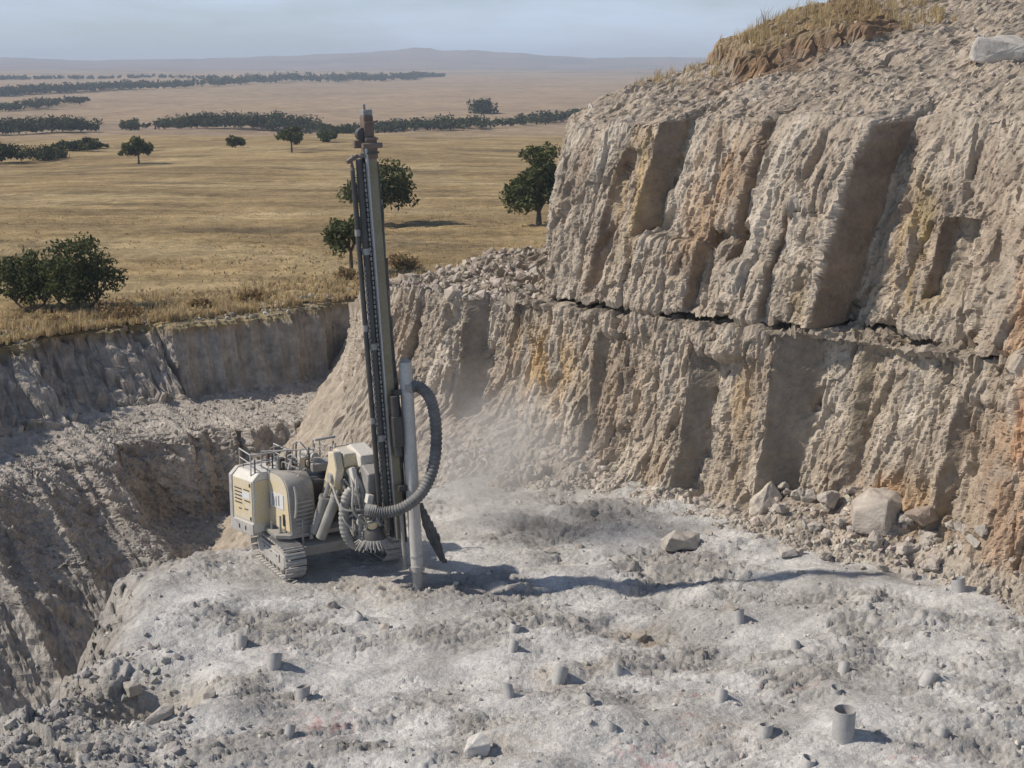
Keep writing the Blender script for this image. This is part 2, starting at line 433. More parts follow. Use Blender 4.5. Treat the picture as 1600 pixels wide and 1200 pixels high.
CL = [(22, 14.5), (13.5, 23.0), (10.3, 26.8), (7.6, 29.6), (5.0, 32.0), (1.6, 35.3), (-1.0, 37.8), (-2.7, 39.3), (-3.7, 41.0), (-4.6, 45), (-6, 54), (-7.2, 66), (-7.5, 72)]
def build_lower_face():
    n = 900
    def dens(x, y): return 0.12 if x > 12.6 else (1.0 if y < 43 else 0.2)
    C, s = resample(CL, n, 3, dens)
    T2 = np.gradient(C, axis=0); T2 /= np.linalg.norm(T2, axis=1, keepdims=True)
    N = np.stack([-T2[:, 1], T2[:, 0]], -1)      # left of travel (right -> left), checked to look at the camera
    if N[400] @ np.array([-1, -1]) < 0: N = -N
    x, y = C[:, 0], C[:, 1]
    zl = np.interp(y, [14, 26, 31, 36, 40, 45, 54, 66], [4.6, 4.35, 4.2, 4.0, 3.85, 3.2, 1.0, -0.6]) + 0.12 * fbm(s * 0.5, s * 0, 3, 91)
    k = np.arange(n)
    xx = np.where(y > 41, -3.7 - (y - 41), x)
    ht = np.interp(xx, [-30, -12, -6, -3.6, -1.5, 0.5, 3, 4.6, 5.6, 7.0, 9, 12, 20], [-3.0, -1.5, 0.6, 2.0, 0.95, 0.75, 0.35, 0.15, 0.35, 0.85, 0.45, 0.55, 0.6]) + 0.15 * fbm(s * 0.8, s * 0, 3, 92)
    zt = np.interp(xx, [-30, -8, -5, -3.2, -2.4, 0, 20], [-9.5, -9.5, -9.0, -6.0, -2.2, -0.25, -0.25])
    tw = np.interp(xx, [-30, -8, -5, -3.2, -1.5, 0.5, 3, 4.6, 7, 9, 12, 20], [7.5, 7.5, 7.5, 6.0, 5.6, 5.0, 3.6, 2.4, 2.7, 1.9, 1.8, 2.0])
    rows_o, rows_z, kind = [], [], []
    nt_, nw, nl = 72, 118, 66
    batter = 0.58
    for i in range(nt_):
        t = i / nt_
        rows_o.append(tw + 0.6 - t * (tw + 0.6 - batter)); rows_z.append((zt - 0.4) + (ht - zt + 0.4) * (t ** 1.35)); kind.append(0)
    for i in range(nw):
        t = i / nw
        rows_o.append(np.full(n, batter * (1 - t) - 0.10 * math.sin(math.pi * t))); rows_z.append(ht + (zl - ht) * t); kind.append(1)
    for i in range(nl):
        t = i / (nl - 1)
        rows_o.append(np.full(n, -10.0 * t ** 1.3)); rows_z.append(zl + 0.1 * min(1, t * 4)); kind.append(2)
    O = np.array(rows_o); Z = np.array(rows_z); K = np.array(kind)[:, None] * np.ones((1, n))
    Xc = np.repeat(C[None, :, 0], len(O), 0)
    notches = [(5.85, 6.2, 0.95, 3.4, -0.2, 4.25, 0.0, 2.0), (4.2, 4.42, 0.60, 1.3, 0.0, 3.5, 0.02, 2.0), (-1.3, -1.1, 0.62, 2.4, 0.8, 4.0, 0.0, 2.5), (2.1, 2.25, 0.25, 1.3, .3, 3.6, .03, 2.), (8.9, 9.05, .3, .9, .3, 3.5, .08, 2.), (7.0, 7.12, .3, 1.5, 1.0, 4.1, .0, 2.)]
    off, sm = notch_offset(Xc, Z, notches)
    wallw = np.where(K == 1, 1.0, 0.0)
    off = off * np.clip(1.0 - np.where(K == 0, (nt_ - np.arange(len(O)))[:, None] / 16.0, 0) - np.where(K == 2, (np.arange(len(O)) - nt_ - nw)[:, None] / 10.0, 0), 0, 1)
    off = off + 0.35 * sstep(Xc - 0.1 * Z, 9.3, 9.9) * np.where(K < 2, 1, 0.6)
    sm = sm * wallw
    O2 = O + off
    inner = np.minimum(O2, 0)[..., None]; outer = np.maximum(O2, 0)[..., None]
    P = np.zeros(O.shape + (3,))
    P[..., :2] = C[None] + outer * N[None] - inner * INWARD[None, None]
    # heap of rubble along the back of the ledge
    heap = blob(P[..., 0], P[..., 1], -0.2, 44.8, 3.4, 1.9, 2) * 1.05 * np.clip(0.75 + P[..., 0] * 0.16, 0.2, 1.3)
    P[..., 2] = Z + np.where(K == 2, heap - np.clip(P[..., 1] - 47, 0, 30) * 0.25 * (P[..., 0] > -9), 0)
    S = np.repeat(s[None], len(O), 0)
    seg = np.linalg.norm(np.diff(P, axis=0), axis=-1); H = np.vstack([np.zeros((1, n)), np.cumsum(seg, 0)])
    Nn = grid_normals(P)
    if Nn[nt_ + 60, 450] @ np.array([-1, -1, 0.2]) < 0: Nn = -Nn
    dw = rock_disp(S, H, Xc, Z, 0.03, 200, sm)
    X, Y = P[..., 0], P[..., 1]
    dt = 0.10 * fbm(X * 0.7, Y * 0.7, 3, 210) + 0.10 * facet(X * 1.7, Y * 1.7, 211) + 0.075 * facet(X * 3.6, Y * 3.6, 212) + 0.045 * facet(X * 8, Y * 8, 213) + 0.02 * facet(X * 15, Y * 15, 214)
    dt = dt * np.where(K == 2, 1.15, 1.0) * 1.0
    bl = np.clip(np.where(K == 0, 1 - (nt_ - np.arange(len(O)))[:, None] / 14.0, np.where(K == 2, 1 - (np.arange(len(O)) - nt_ - nw)[:, None] / 8.0, 1)), 0, 1)
    D = dw * bl + dt * (1 - bl)
    P2 = P + Nn * D[..., None]
    # pigment, and recess shade
    T = np.ones(P.shape, np.float32) * np.array((0.435, 0.388, 0.335), np.float32)
    st = fbm((S + 0.12 * Z) * 0.9, Z * 0.25, 4, 230)
    T = tint_mix(T, (0.51, 0.475, 0.428), sstep(st, 0.0, 0.6) * 0.75)
    T = tint_mix(T, (0.335, 0.275, 0.222), sstep(-st, 0.1, 0.7) * 0.6)
    T = tint_mix(T, (0.42, 0.38, 0.335), np.where(K == 0, 0.7, 0) * np.ones_like(S))
    T = tint_mix(T, (0.50, 0.475, 0.445), np.where(K == 0, 0.8, 0) * sstep(Z, 0.6, 0.0) * sstep(X, -2.5, -1.0))
    T = tint_mix(T, (0.33, 0.295, 0.255), np.where(K == 2, 0.7, 0) * np.ones_like(S))
    T = tint_mix(T, (0.29, 0.26, 0.225), sm * 0.85)  # recess faces coloured darker, painting extra shade into them
    for (x0, z0, rx, rz, c, w) in [(1.0, 2.4, 0.8, 0.9, (0.52, 0.36, 0.17), 0.85), (0.3, 2.9, 0.5, 0.6, (0.5, 0.37, 0.2), 0.6), (10.3, 3.0, 0.45, 2.4, (0.50, 0.29, 0.16), 0.75), (8.0, 0.9, 0.5, 0.5, (0.52, 0.28, 0.12), 0.7), (8.6, 1.0, 0.8, 0.6, (0.40, 0.27, 0.14), 0.7),
                               (5.1, 2.5, 0.3, 1.4, (0.45, 0.35, 0.22), 0.6), (7.1, 3.2, 0.25, 1.2, (0.3, 0.25, 0.16), 0.6), (3.0, 2.4, .6, 1.0, (.44, .36, .27), .5), (9.2, 2.6, .5, .8, (.33, .25, .18), .5)]:
        T = tint_mix(T, c, blob(Xc, Z, x0, z0, rx, rz) * w * np.where(K == 1, 1, 0.3) * np.clip(0.62 + 1.2 * fbm(S * 2.5, Z * 0.6, 3, 235), 0, 1))
    T = T * np.array((0.90, 0.862, 0.805), np.float32) * (1 + 0.14 * fbm(S * 2.2, H * 0.9, 4, 236))[..., None]
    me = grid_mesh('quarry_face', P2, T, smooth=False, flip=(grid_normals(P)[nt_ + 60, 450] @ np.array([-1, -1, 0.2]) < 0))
    return tag(link('quarry_face', me, M_ROCK), 'lower grey-beige rock tier of the quarry face with talus at its foot', kind='structure')
build_lower_face()

CU = [(22, 15.3), (13.6, 23.2), (10.3, 26.95), (7.62, 29.72), (5.0, 32.12), (2.2, 34.8), (1.1, 36.2), (0.72, 37.5), (0.95, 39.2), (2.5, 44), (6, 60)]
def top_height(X, Y):
    q = 0.69 * (X - 5.2) + 0.724 * (Y - 32.6)
    g = np.interp(X, [-1, 2.5, 5.0, 8, 11, 20], [0.6, 0.85, 1.0, 1.05, 1.05, 1.05])
    z = np.interp(X, [0, 2, 7, 12], [8.75, 8.85, 9.1, 9.2]) + 0.31 * g * np.minimum(np.clip(q - 0.9, 0, 9), np.interp(X, [-1, 3, 4.2, 5.6, 8, 11], [1.0, 1.8, 2.4, 3.2, 6, 9])) - 0.5 * np.clip(q - 9.5, 0, 10)
    bank = 0.48 * sstep(Y + 0.35 * fbm(X * 1.2, Y * 1.2, 4, 300) + 0.25 * facet(X * 2, Y * 2, 305), 36.3, 36.75) * sstep(X + 0.3 * fbm(X * 2, Y * 2, 3, 301), 5.6, 5.9) * sstep(X, 10.5, 8.0)
    return z + bank, bank
def build_upper_face():
    n = 740
    C, s = resample(CU, n, 3, lambda x, y: 0.12 if x > 12.6 else (1.0 if y < 41 else 0.2))
    T2 = np.gradient(C, axis=0); T2 /= np.linalg.norm(T2, axis=1, keepdims=True)
    N = np.stack([-T2[:, 1], T2[:, 0]], -1)
    if N[400] @ np.array([-1, -1]) < 0: N = -N
    nb, nw, nl = 6, 128, 124
    O, Z, K = [], [], []
    zb = np.interp(C[:, 1], [14, 26, 31, 36, 40, 45, 54, 66], [4.87, 4.62, 4.44, 4.24, 4.1, 3.5, 1.3, -0.5])
    zb = zb + 0.10 * fbm(s * 0.7, s * 0, 3, 304) - 0.14 * sstep(C[:, 0], 8.2, 9.2)
    crest = np.interp(C[:, 0], [0, 1, 6, 11], [8.55, 8.6, 8.9, 9.0]) + 0.14 * fbm(s * 0.6, s * 0, 3, 303)
    lean = 0.75
    for i in range(nb):
        t = i / nb
        O.append(np.full(n, -1.1 * (1 - t) ** 0.7)); Z.append(zb - 0.30 * (1 - t) ** 2); K.append(0)
    for i in range(nw):
        t = i / nw
        O.append(np.full(n, -lean * (0.45 * t + 0.55 * t ** 3.5))); Z.append(zb + (crest - zb) * (t - 0.03 * math.sin(math.pi * t))); K.append(1)
    for i in range(nl):
        t = i / (nl - 1)
        O.append(np.full(n, -lean - 13.0 * t ** 1.25)); Z.append(crest.copy()); K.append(2)
    O = np.array(O); Z = np.array(Z); K = np.array(K)[:, None] * np.ones((1, n))
    Xc = np.repeat(C[None, :, 0], len(O), 0)
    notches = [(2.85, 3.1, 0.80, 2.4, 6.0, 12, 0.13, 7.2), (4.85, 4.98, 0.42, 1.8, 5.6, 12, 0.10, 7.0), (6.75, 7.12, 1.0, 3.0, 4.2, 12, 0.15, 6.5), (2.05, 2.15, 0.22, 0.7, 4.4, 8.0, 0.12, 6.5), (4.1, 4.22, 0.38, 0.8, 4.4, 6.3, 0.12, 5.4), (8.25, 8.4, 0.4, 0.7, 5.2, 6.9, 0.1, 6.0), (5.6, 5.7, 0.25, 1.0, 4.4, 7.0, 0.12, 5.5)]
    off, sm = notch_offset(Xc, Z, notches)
    k2 = 1 - sstep(np.where(K == 2, (np.arange(len(O)) - nb - nw)[:, None] * np.ones((1, n)), 0), 0, 34)
    off = off * k2 + 0.4 * sstep(Xc - 0.2 * Z, 8.0, 8.7) * k2
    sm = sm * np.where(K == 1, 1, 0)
    # outward offset uses the local normal down to the crest, then a fixed inward direction
    on = np.clip(O, -lean, 9) ; oi = O - on
    P = np.zeros(O.shape + (3,))
    P[..., :2] = C[None] + (on + off)[..., None] * N[None] - oi[..., None] * INWARD[None, None]
    P[..., 2] = Z
    zt, bank = top_height(P[..., 0], P[..., 1])
    w = sstep(np.arange(len(O)), nb + nw - 4, nb + nw + 22)[:, None]
    backfall = sstep(P[..., 1], 40, 60) * 8
    P[..., 2] = np.where(K == 2, Z * (1 - w) + (zt - backfall * 0.5) * w, Z)
    S = np.repeat(s[None], len(O), 0)
    seg = np.linalg.norm(np.diff(P, axis=0), axis=-1); H = np.vstack([np.zeros((1, n)), np.cumsum(seg, 0)])
    Nn = grid_normals(P)
    flip = Nn[nb + 60, 350] @ np.array([-1, -1, 0.2]) < 0
    if flip: Nn = -Nn
    X, Y = P[..., 0], P[..., 1]
    dw = rock_disp(S, H, Xc, Z, 0.12, 320, sm)
    dt = 0.12 * fbm(X * 0.8, Y * 0.8, 3, 330) + 0.07 * facet(X * 1.0 - Y * 0.6, Y * 1.6, 331) + 0.06 * facet(X * 2.4 - Y * 1.2, Y * 3.4, 332) + 0.045 * facet(X * 5 - 3 * Y, Y * 7, 333) + 0.02 * facet(X * 14, Y * 14, 334)
    ri = np.arange(len(O))[:, None]
    bl = np.where(K == 2, 0.3 * np.clip(1 - (ri - nb - nw) / 14.0, 0, 1), 1 - 0.7 * sstep(ri, nb + nw - 26, nb + nw)) * np.where(K == 0, 0.3, 1)
    P2 = P + Nn * (dw * bl + dt * (1 - bl))[..., None]
    T = np.ones(P.shape, np.float32) * np.array((0.44, 0.393, 0.34), np.float32)
    st = fbm((S + 0.25 * Z) * 0.9, Z * 0.22, 4, 340)
    T = tint_mix(T, (0.515, 0.48, 0.433), sstep(st, 0.0, 0.6) * 0.75)
    T = tint_mix(T, (0.35, 0.283, 0.228), sstep(-st, 0.1, 0.7) * 0.6)
    T = tint_mix(T, (0.42, 0.375, 0.325), np.where(K == 2, 0.8, 0) * np.ones_like(S))
    T = tint_mix(T, (0.235, 0.18, 0.14), sm * 0.85)  # dark brown on the recess faces deepens their shade in the colour
    for (x0, z0, rx, rz, c, w_) in [(2.6, 7.0, 0.35, 1.8, (0.50, 0.38, 0.20), 0.7), (4.3, 7.4, 0.6, 1.2, (0.46, 0.31, 0.19), 0.7), (7.9, 6.6, 0.35, 0.9, (0.46, 0.36, 0.16), 0.7), (8.1, 5.4, 0.5, 0.5, (0.40, 0.31, 0.15), 0.65), (6.2, 4.9, 0.3, 0.6, (0.42, 0.33, 0.2), 0.6), (10.0, 5.0, 0.35, 1.8, (0.52, 0.32, 0.18), 0.6), (3.8, 6.2, .5, .9, (.45, .31, .19), .55)]:
        T = tint_mix(T, c, blob(Xc, Z, x0, z0, rx, rz) * w_ * np.where(K == 1, 1, 0.2) * np.clip(0.62 + 1.2 * fbm(S * 2.5, Z * 0.6, 3, 345), 0, 1))
    bk = np.where(K == 2, sstep(bank, 0.03, 0.15) * sstep(bank, 0.48, 0.43), 0) + np.where(K == 2, blob(X, Y, 6.4, 36.2, 1.3, 0.5), 0)
    T = tint_mix(T, (0.25, 0.165, 0.105), np.clip(bk, 0, 1) * 0.85)
    T = tint_mix(T, (0.32, 0.25, 0.16), np.where(K == 2, sstep(bank, 0.38, 0.47), 0) * 0.8)
    T = T * np.array((0.90, 0.862, 0.805), np.float32) * (1 + 0.14 * fbm(S * 2.2, H * 0.9, 4, 346))[..., None]
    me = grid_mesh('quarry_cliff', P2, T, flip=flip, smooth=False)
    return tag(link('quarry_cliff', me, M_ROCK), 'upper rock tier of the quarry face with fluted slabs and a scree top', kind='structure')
build_upper_face()

# ---------------- field lip and the pit walls opposite, in shade
LIP = [(-34, 38.5), (-28, 46), (-23.64, 51.5), (-20.73, 56.66), (-18.5, 59.6), (-15.9, 61.3), (-11.8, 64.75), (-7.5, 69.0), (-5.1, 70.75), (0, 74)]
FZ_D = [0, 50, 60, 100, 220, 365, 400, 470, 600, 1040, 1500, 2000, 3000, 4200, 5500, 6500, 9000]
FZ_Z = [-0.3, -0.4, -0.6, -1.4, -3.8, -6.9, -8.2, -11, -12.5, -12, -9, -7, 0, 6, 18, 22, 10]
def field_height(X, Y):
    d = np.hypot(X, Y)
    z = np.interp(d, FZ_D, FZ_Z)
    z = z + fbm(X * 0.012, Y * 0.012, 4, 401) * np.clip(d / 220, 0.12, 1.6) * 0.8 + 0.10 * fbm(X * 0.16, Y * 0.16, 4, 402) * sstep(d, 400, 150)
    z = z + np.clip((d - 400) / 1000, 0, 1) * 2.2 * fbm(X * 0.0025, Y * 0.0025, 3, 403)
    a = np.degrees(np.arctan2(X, Y))
    ridge = np.interp(a, [-60, -25, -19.8, -16, -12, -8, -4, -1, 3, 6, 12, 30, 60], [25, 32, 28, 14, 22, 38, 58, 52, 28, 28, 16, 30, 20])
    z = z + ridge * np.exp(-((d - 5600) / 900) ** 2) * (1 + 0.12 * fbm(a * 0.9, d * 0.0006, 3, 404)) 
    z = z + 12 * np.exp(-((d - 4300) / 500) ** 2) * np.clip(fbm(a * 0.16, a * 0 + 3, 3, 405), -0.4, 1)
    return z
def field_z(x, y):
    return float(field_height(np.array([float(x)]), np.array([float(y)]))[0])
def lip_y(ratio):
    L = np.array(LIP); r = L[:, 0] / L[:, 1]
    return np.interp(ratio, r, L[:, 1])
def build_pit_wall():
    n = 600
    C, s = resample(LIP, n, 2, lambda x, y: 0.2 if x < -25 else 1.0)
    N = np.array([0.72, -0.69])
    x = C[:, 0]
    zf = field_height(C[:, 0], C[:, 1])
    lw = sstep(x, -15.7, -16.3)                       # sloping rubble on the left, an upright face on the right
    lw2 = sstep(x, -18.6, -20.8)
    def prof(lo, l2):
        o = np.array([-1.5, 0.0, 0.8 + 1.9 * lo, 5.4 + 0.4 * lo, 6.6 + 1.6 * l2, 9.6, 16.0, 36])
        z = np.array([0.0, -0.12, -3.2 + 0.3 * lo, -3.8, -7.0 + 1.2 * l2, -7.5 + 0.8 * l2, -12.4, -17.0])
        return o, z
    W = [8, 8, 80, 50, 75, 40, 70, 0]
    rows = sum(W)
    O = np.zeros((rows, n)); Z = np.zeros((rows, n)); K = np.zeros((rows, n))
    for j in range(n):
        o, z = prof(lw[j], lw2[j])
        tt = np.concatenate([np.linspace(i, i + 1, w, endpoint=False) for i, w in enumerate(W) if w])
        O[:, j] = np.interp(tt, np.arange(8), o); Z[:, j] = np.interp(tt, np.arange(8), z); K[:, j] = tt
    Z += zf[None]
    # smooth the profile corners a little
    for _ in range(2):
        O[1:-1] = (O[:-2] + 2 * O[1:-1] + O[2:]) / 4; Z[1:-1] = (Z[:-2] + 2 * Z[1:-1] + Z[2:]) / 4
    S = np.repeat(s[None], rows, 0); Xc = np.repeat(x[None], rows, 0)
    # the upright face stands forward of the slope; a narrow side looks to the left
    stepx = -15.75 + 0.12 * (Z + 1)
    off = 1.3 * sstep(Xc + 0.10 * fbm(Z * 1.5, S * 0, 3, 410), -15.95, -15.75) * sstep(Xc, -6, -13) * np.where(K < 5, 1, 0)
    off = off - 0.6 * blob(Xc, Z, -12.4, -1.5, 0.25, 3) 
    off = off + 0.5 * fbm(S * 0.22, Z * 0.12, 3, 411) * np.where(K > 4.5, 0.4, 1.0) * np.where(K > 1, 1, 0)
    off = off + sstep(K, 0.3, 0.95) * (0.9 * np.clip(fbm(S * 0.45, S * 0, 4, 412) + 0.25, 0, 1.2) + 0.25 * np.clip(fbm(S * 1.7, S * 0, 3, 413), 0, 1))
    P = np.zeros((rows, n, 3))
    P[..., :2] = C[None] + (O + off)[..., None] * N
    P[..., 2] = Z
    seg = np.linalg.norm(np.diff(P, axis=0), axis=-1); H = np.vstack([np.zeros((1, n)), np.cumsum(seg, 0)])
    Nn = grid_normals(P)
    flip = Nn[60, 300] @ np.array([0.7, -0.7, 0.3]) < 0
    if flip: Nn = -Nn
    steep = np.clip(1 - Nn[..., 2], 0, 1)
    lwg = lw[None] * np.ones((rows, 1))
    u = S + 0.7 * Z * lwg + 0.2 * Z
    up_face = np.where((K > 1) & (K < 2.05), 1, 0) * (1 - lwg)
    d = 0.30 * facet(u * 0.45, H * 0.14, 420) * np.where(K > 3.2, 0.3, 1.0) * (0.3 + 0.9 * lwg * np.where(K < 2.2, 1, 0.3)) + (0.16 * np.where(K > 4, 0.2, 1.0) * ridged(u * 0.42, H * 0.3, 3, 426) + 0.26 * facet(u * 0.7, H * 0.55 - 0.6 * u, 427) + 0.12 * facet(u * 1.7, H * 1.3 - 1.2 * u, 428)) * lwg * np.where((K > 1) & (K < 2.1), 1, 0.35) + 0.07 * facet(u * 1.0, H * 0.7 - 0.5 * u, 421) + 0.055 * facet(u * 2.2, H * 1.8 - u, 422) + 0.042 * facet(u * 4.5, H * 3.6 - 2 * u, 423) + 0.09 * ridged(u * 0.9, H * 0.5, 3, 424)
    d = d * np.where(K < 1, 0.1, 1) * (1 - 0.72 * up_face) * np.where((K > 2.1) & (K < 2.9) | (K > 4.1) & (K < 4.9), 0.45, 1) + 0.03 * fbm(S * 3, H * 3, 3, 425)
    P2 = P + Nn * d[..., None]
    T = np.ones(P.shape, np.float32) * np.array((0.375, 0.342, 0.305), np.float32)
    st = fbm(S * 0.35, H * 0.3, 4, 430)
    T = tint_mix(T, (0.43, 0.395, 0.355), sstep(st, -0.1, 0.6) * 0.7)
    T = tint_mix(T, (0.31, 0.28, 0.25), sstep(-st, 0.1, 0.6) * 0.6)
    T = tint_mix(T, (0.36, 0.34, 0.31), up_face * 0.6)
    T = tint_mix(T, (0.30, 0.27, 0.15), np.where(K < 1.02, 0.9, 0.0))
    T = tint_mix(T, (0.30, 0.22, 0.13), sstep(K, 1.3, 1.0) * 0.5)
    T = tint_mix(T, (0.45, 0.415, 0.37), np.where((K > 2) & (K < 3), 0.6, 0.0))
    T = tint_mix(T, (0.33, 0.31, 0.285), np.where(K > 4, 0.7, 0.0))
    me = grid_mesh('quarry_pit_wall', P2, T, flip=flip, smooth=False)
    tag(link('quarry_pit_terrain', me, M_PIT), 'shaded stepped pit side below the grass field with a haul ledge', kind='structure')
build_pit_wall()

# ---------------- field of dry grass out to the hills
def field_material():
    m, nt, b, _ = nodes_of('dry_grass_field')
    at = nt.nodes.new('ShaderNodeAttribute'); at.attribute_name = 'tint'
    n1 = noise(nt, 0.9, 6, 0.65); n2 = noise(nt, 0.07, 6, 0.6)
    c = mix(nt, 1.0, at.outputs['Color'], mrange(nt, n1, 0.3, 0.7, 0.72, 1.25), 'MULTIPLY')
    c = mix(nt, 1.0, c, mrange(nt, n2, 0.3, 0.7, 0.82, 1.16), 'MULTIPLY')
    n4 = noise(nt, 0.35, 6, 0.7, stretch=(0.35, 1.0, 1.0))
    c = mix(nt, 1.0, c, mrange(nt, n4, 0.32, 0.66, 1.2, 0.62), 'MULTIPLY')
    nt.links.new(c, b.inputs['Base Color'])
    b.inputs['Roughness'].default_value = 1.0
    b.inputs['Specular IOR Level'].default_value = 0.05
    bump(nt, b, noise(nt, 1.6, 7, 0.7), 0.9, 0.35)
    return m
def field_tint(X, Y):
    d = np.hypot(X, Y)
    T = np.ones(X.shape + (3,), np.float32) * np.array((0.385, 0.285, 0.15), np.float32)
    a = fbm(X * 0.035, Y * 0.06, 5, 450)
    T = tint_mix(T, (0.46, 0.36, 0.21), sstep(a, 0.0, 0.5) * 0.7)
    T = tint_mix(T, (0.28, 0.21, 0.12), sstep(-a, 0.05, 0.5) * 0.65)
    b = fbm(X * 0.045, Y * 0.11, 4, 451)
    T = tint_mix(T, (0.17, 0.135, 0.085), sstep(b, 0.30, 0.6) * 0.7)
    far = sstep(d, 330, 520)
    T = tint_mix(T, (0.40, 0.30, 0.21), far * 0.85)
    c = fbm(X * 0.004, Y * 0.011, 4, 452)
    T = tint_mix(T, (0.30, 0.23, 0.17), far * sstep(c, 0.0, 0.5) * 0.5)
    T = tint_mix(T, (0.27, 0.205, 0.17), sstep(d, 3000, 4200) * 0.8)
    e = fbm(X * 0.0022, Y * 0.004, 4, 453)
    T = tint_mix(T, (0.13, 0.125, 0.095), sstep(d, 2300, 3000) * sstep(e, 0.12, 0.4) * 0.7)
    return T
def build_field():
    n, m = 320, 330
    r = np.linspace(-0.62, 0.62, n)
    y0 = lip_y(r) - 0.3
    t = np.linspace(0, 1, m)[:, None]
    Y = y0[None] * (8600 / y0[None]) ** (t ** 1.25)
    X = Y * r[None]
    Z = field_height(X, Y)
    d = np.hypot(X, Y)
    tus = 0.14 * ridged(X * 0.4, Y * 0.6, 3, 460) * sstep(d, 200, 80)
    P = np.stack([X, Y, Z + tus], -1)
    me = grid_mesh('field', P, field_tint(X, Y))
    tag(link('field', me, field_material()), 'golden dry grass plain rolling away to low hazy hills', kind='structure')
build_field()
# ================================================================== LOOSE STONES
ICO_V = None
def ico():
    p = (1 + 5 ** 0.5) / 2
    v = np.array([(-1, p, 0), (1, p, 0), (-1, -p, 0), (1, -p, 0), (0, -1, p), (0, 1, p), (0, -1, -p), (0, 1, -p), (p, 0, -1), (p, 0, 1), (-p, 0, -1), (-p, 0, 1)], float)
    v /= np.linalg.norm(v[0])
    f = np.array([(0, 11, 5), (0, 5, 1), (0, 1, 7), (0, 7, 10), (0, 10, 11), (1, 5, 9), (5, 11, 4), (11, 10, 2), (10, 7, 6), (7, 1, 8), (3, 9, 4), (3, 4, 2), (3, 2, 6), (3, 6, 8), (3, 8, 9), (4, 9, 5), (2, 4, 11), (6, 2, 10), (8, 6, 7), (9, 8, 1)])
    return v, f
ICV, ICF = ico()
def rand_rot(n, rng):
    q = rng.normal(size=(n, 4)); q /= np.linalg.norm(q, axis=1, keepdims=True)
    w, x, y, z = q.T
    return np.stack([np.stack([1 - 2 * (y * y + z * z), 2 * (x * y - z * w), 2 * (x * z + y * w)], -1),
                     np.stack([2 * (x * y + z * w), 1 - 2 * (x * x + z * z), 2 * (y * z - x * w)], -1),
                     np.stack([2 * (x * z - y * w), 2 * (y * z + x * w), 1 - 2 * (x * x + y * y)], -1)], -2)
def stone_stuff(name, pos, size, cols, label, mat=M_STONE, seed=1):
    rng = np.random.default_rng(seed)
    n = len(pos)
    v = ICV[None] * (1 + rng.uniform(-0.32, 0.32, (n, 12, 1)))
    v = v * rng.uniform(0.6, 1.25, (n, 1, 3)) * np.array([1, 1, 0.75])
    v = np.einsum('nij,nkj->nki', rand_rot(n, rng), v)
    v = v * np.asarray(size)[:, None, None] * 0.5 + np.asarray(pos)[:, None]
    f = (ICF[None] + (np.arange(n) * 12)[:, None, None]).reshape(-1, 3)
    t = np.repeat(np.asarray(cols), 12, 0)
    o = link(name, raw_mesh(name, v.reshape(-1, 3), f, False, t), mat)
    return tag(o, label, kind='stuff')
def zs_bench(x, y):
    return bench_height(np.asarray(x)[None], np.asarray(y)[None])[0][0]
def scatter_bench(n, seed, smin, smax, power):
    rng = np.random.default_rng(seed)
    y = rng.uniform(18.5, 33, n); x = rng.uniform(-1, 1, n) * (0.40 * y + 0.8)
    keep = (fbm(x * 0.5 - y * 0.2, y * 0.8, 3, 41) > -0.15) | (rng.random(n) < 0.25)
    keep &= np.hypot(x - RIG[0], y - RIG[1]) > 1.8
    x, y = x[keep], y[keep]
    z = zs_bench(x, y)
    keep = z > -1.2
    x, y, z = x[keep], y[keep], z[keep]
    s = smin * (smax / smin) ** (rng.random(len(x)) ** power)
    return np.stack([x, y, z + s * 0.12], -1), s, rng
p, s_, rng = scatter_bench(5200, 61, 0.02, 0.12, 3.4)
c = np.array((0.46, 0.44, 0.41)) * rng.uniform(0.72, 1.2, (len(p), 1)) * rng.uniform(0.96, 1.04, (len(p), 3))
stone_stuff('gravel', p, s_, c, 'small grey clods and stone chips strewn over the dusty bench', seed=62)

# rubble at the foot of the face, ledge and scree: surface points come from the meshes themselves
def mesh_points(oname, pick, n, seed, flat=0.72):
    me = bpy.data.objects[oname].data
    co = np.empty(len(me.vertices) * 3, np.float32); me.vertices.foreach_get('co', co); co = co.reshape(-1, 3)
    nz = np.empty(len(co) * 3, np.float32); me.vertices.foreach_get('normal', nz); nz = nz.reshape(-1, 3)[:, 2]
    idx = np.nonzero(pick(co[:, 0], co[:, 1], co[:, 2]) & (nz > flat))[0]
    rng = np.random.default_rng(seed)
    return co[rng.choice(idx, min(n, len(idx)), replace=False)].astype(float), rng
def strew(name, oname, pick, n, seed, smin, smax, power, col, label, mat=M_STONE):
    p, rng = mesh_points(oname, pick, n, seed, 0.5 if 'pit' in oname else 0.72)
    s = smin * (smax / smin) ** (rng.random(len(p)) ** power)
    p[:, 2] += s * 0.1
    c = np.array(col) * rng.uniform(0.75, 1.2, (len(p), 1)) * rng.uniform(0.96, 1.04, (len(p), 3))
    return stone_stuff(name, p, s, c, label, mat, seed + 1)
strew('rubble', 'quarry_face', lambda x, y, z: (z < 0.9 + 0 * x) & (z > -0.5) & (x > -2) & (x < 13) & (y < 36), 3200, 71, 0.04, 0.26, 2.6, (0.43, 0.39, 0.345), 'broken rock chips on the talus at the foot of the face')
strew('bench_edge_rubble', 'quarry_ground', lambda x, y, z: (x + 0.25 * (y - 20) < -4.9) & (y < 23.6) & (z > -1.6), 1500, 70, 0.03, 0.24, 2.4, (0.33, 0.315, 0.295), 'broken rock heaped along the near edge of the bench')
strew('ledge_rubble', 'quarry_face', lambda x, y, z: (z > 3.75) & (y > 37.3) & (x < 2.2) & (y < 47), 1500, 73, 0.05, 0.38, 2.4, (0.42, 0.37, 0.32), 'broken stones covering the ledge between the two tiers')
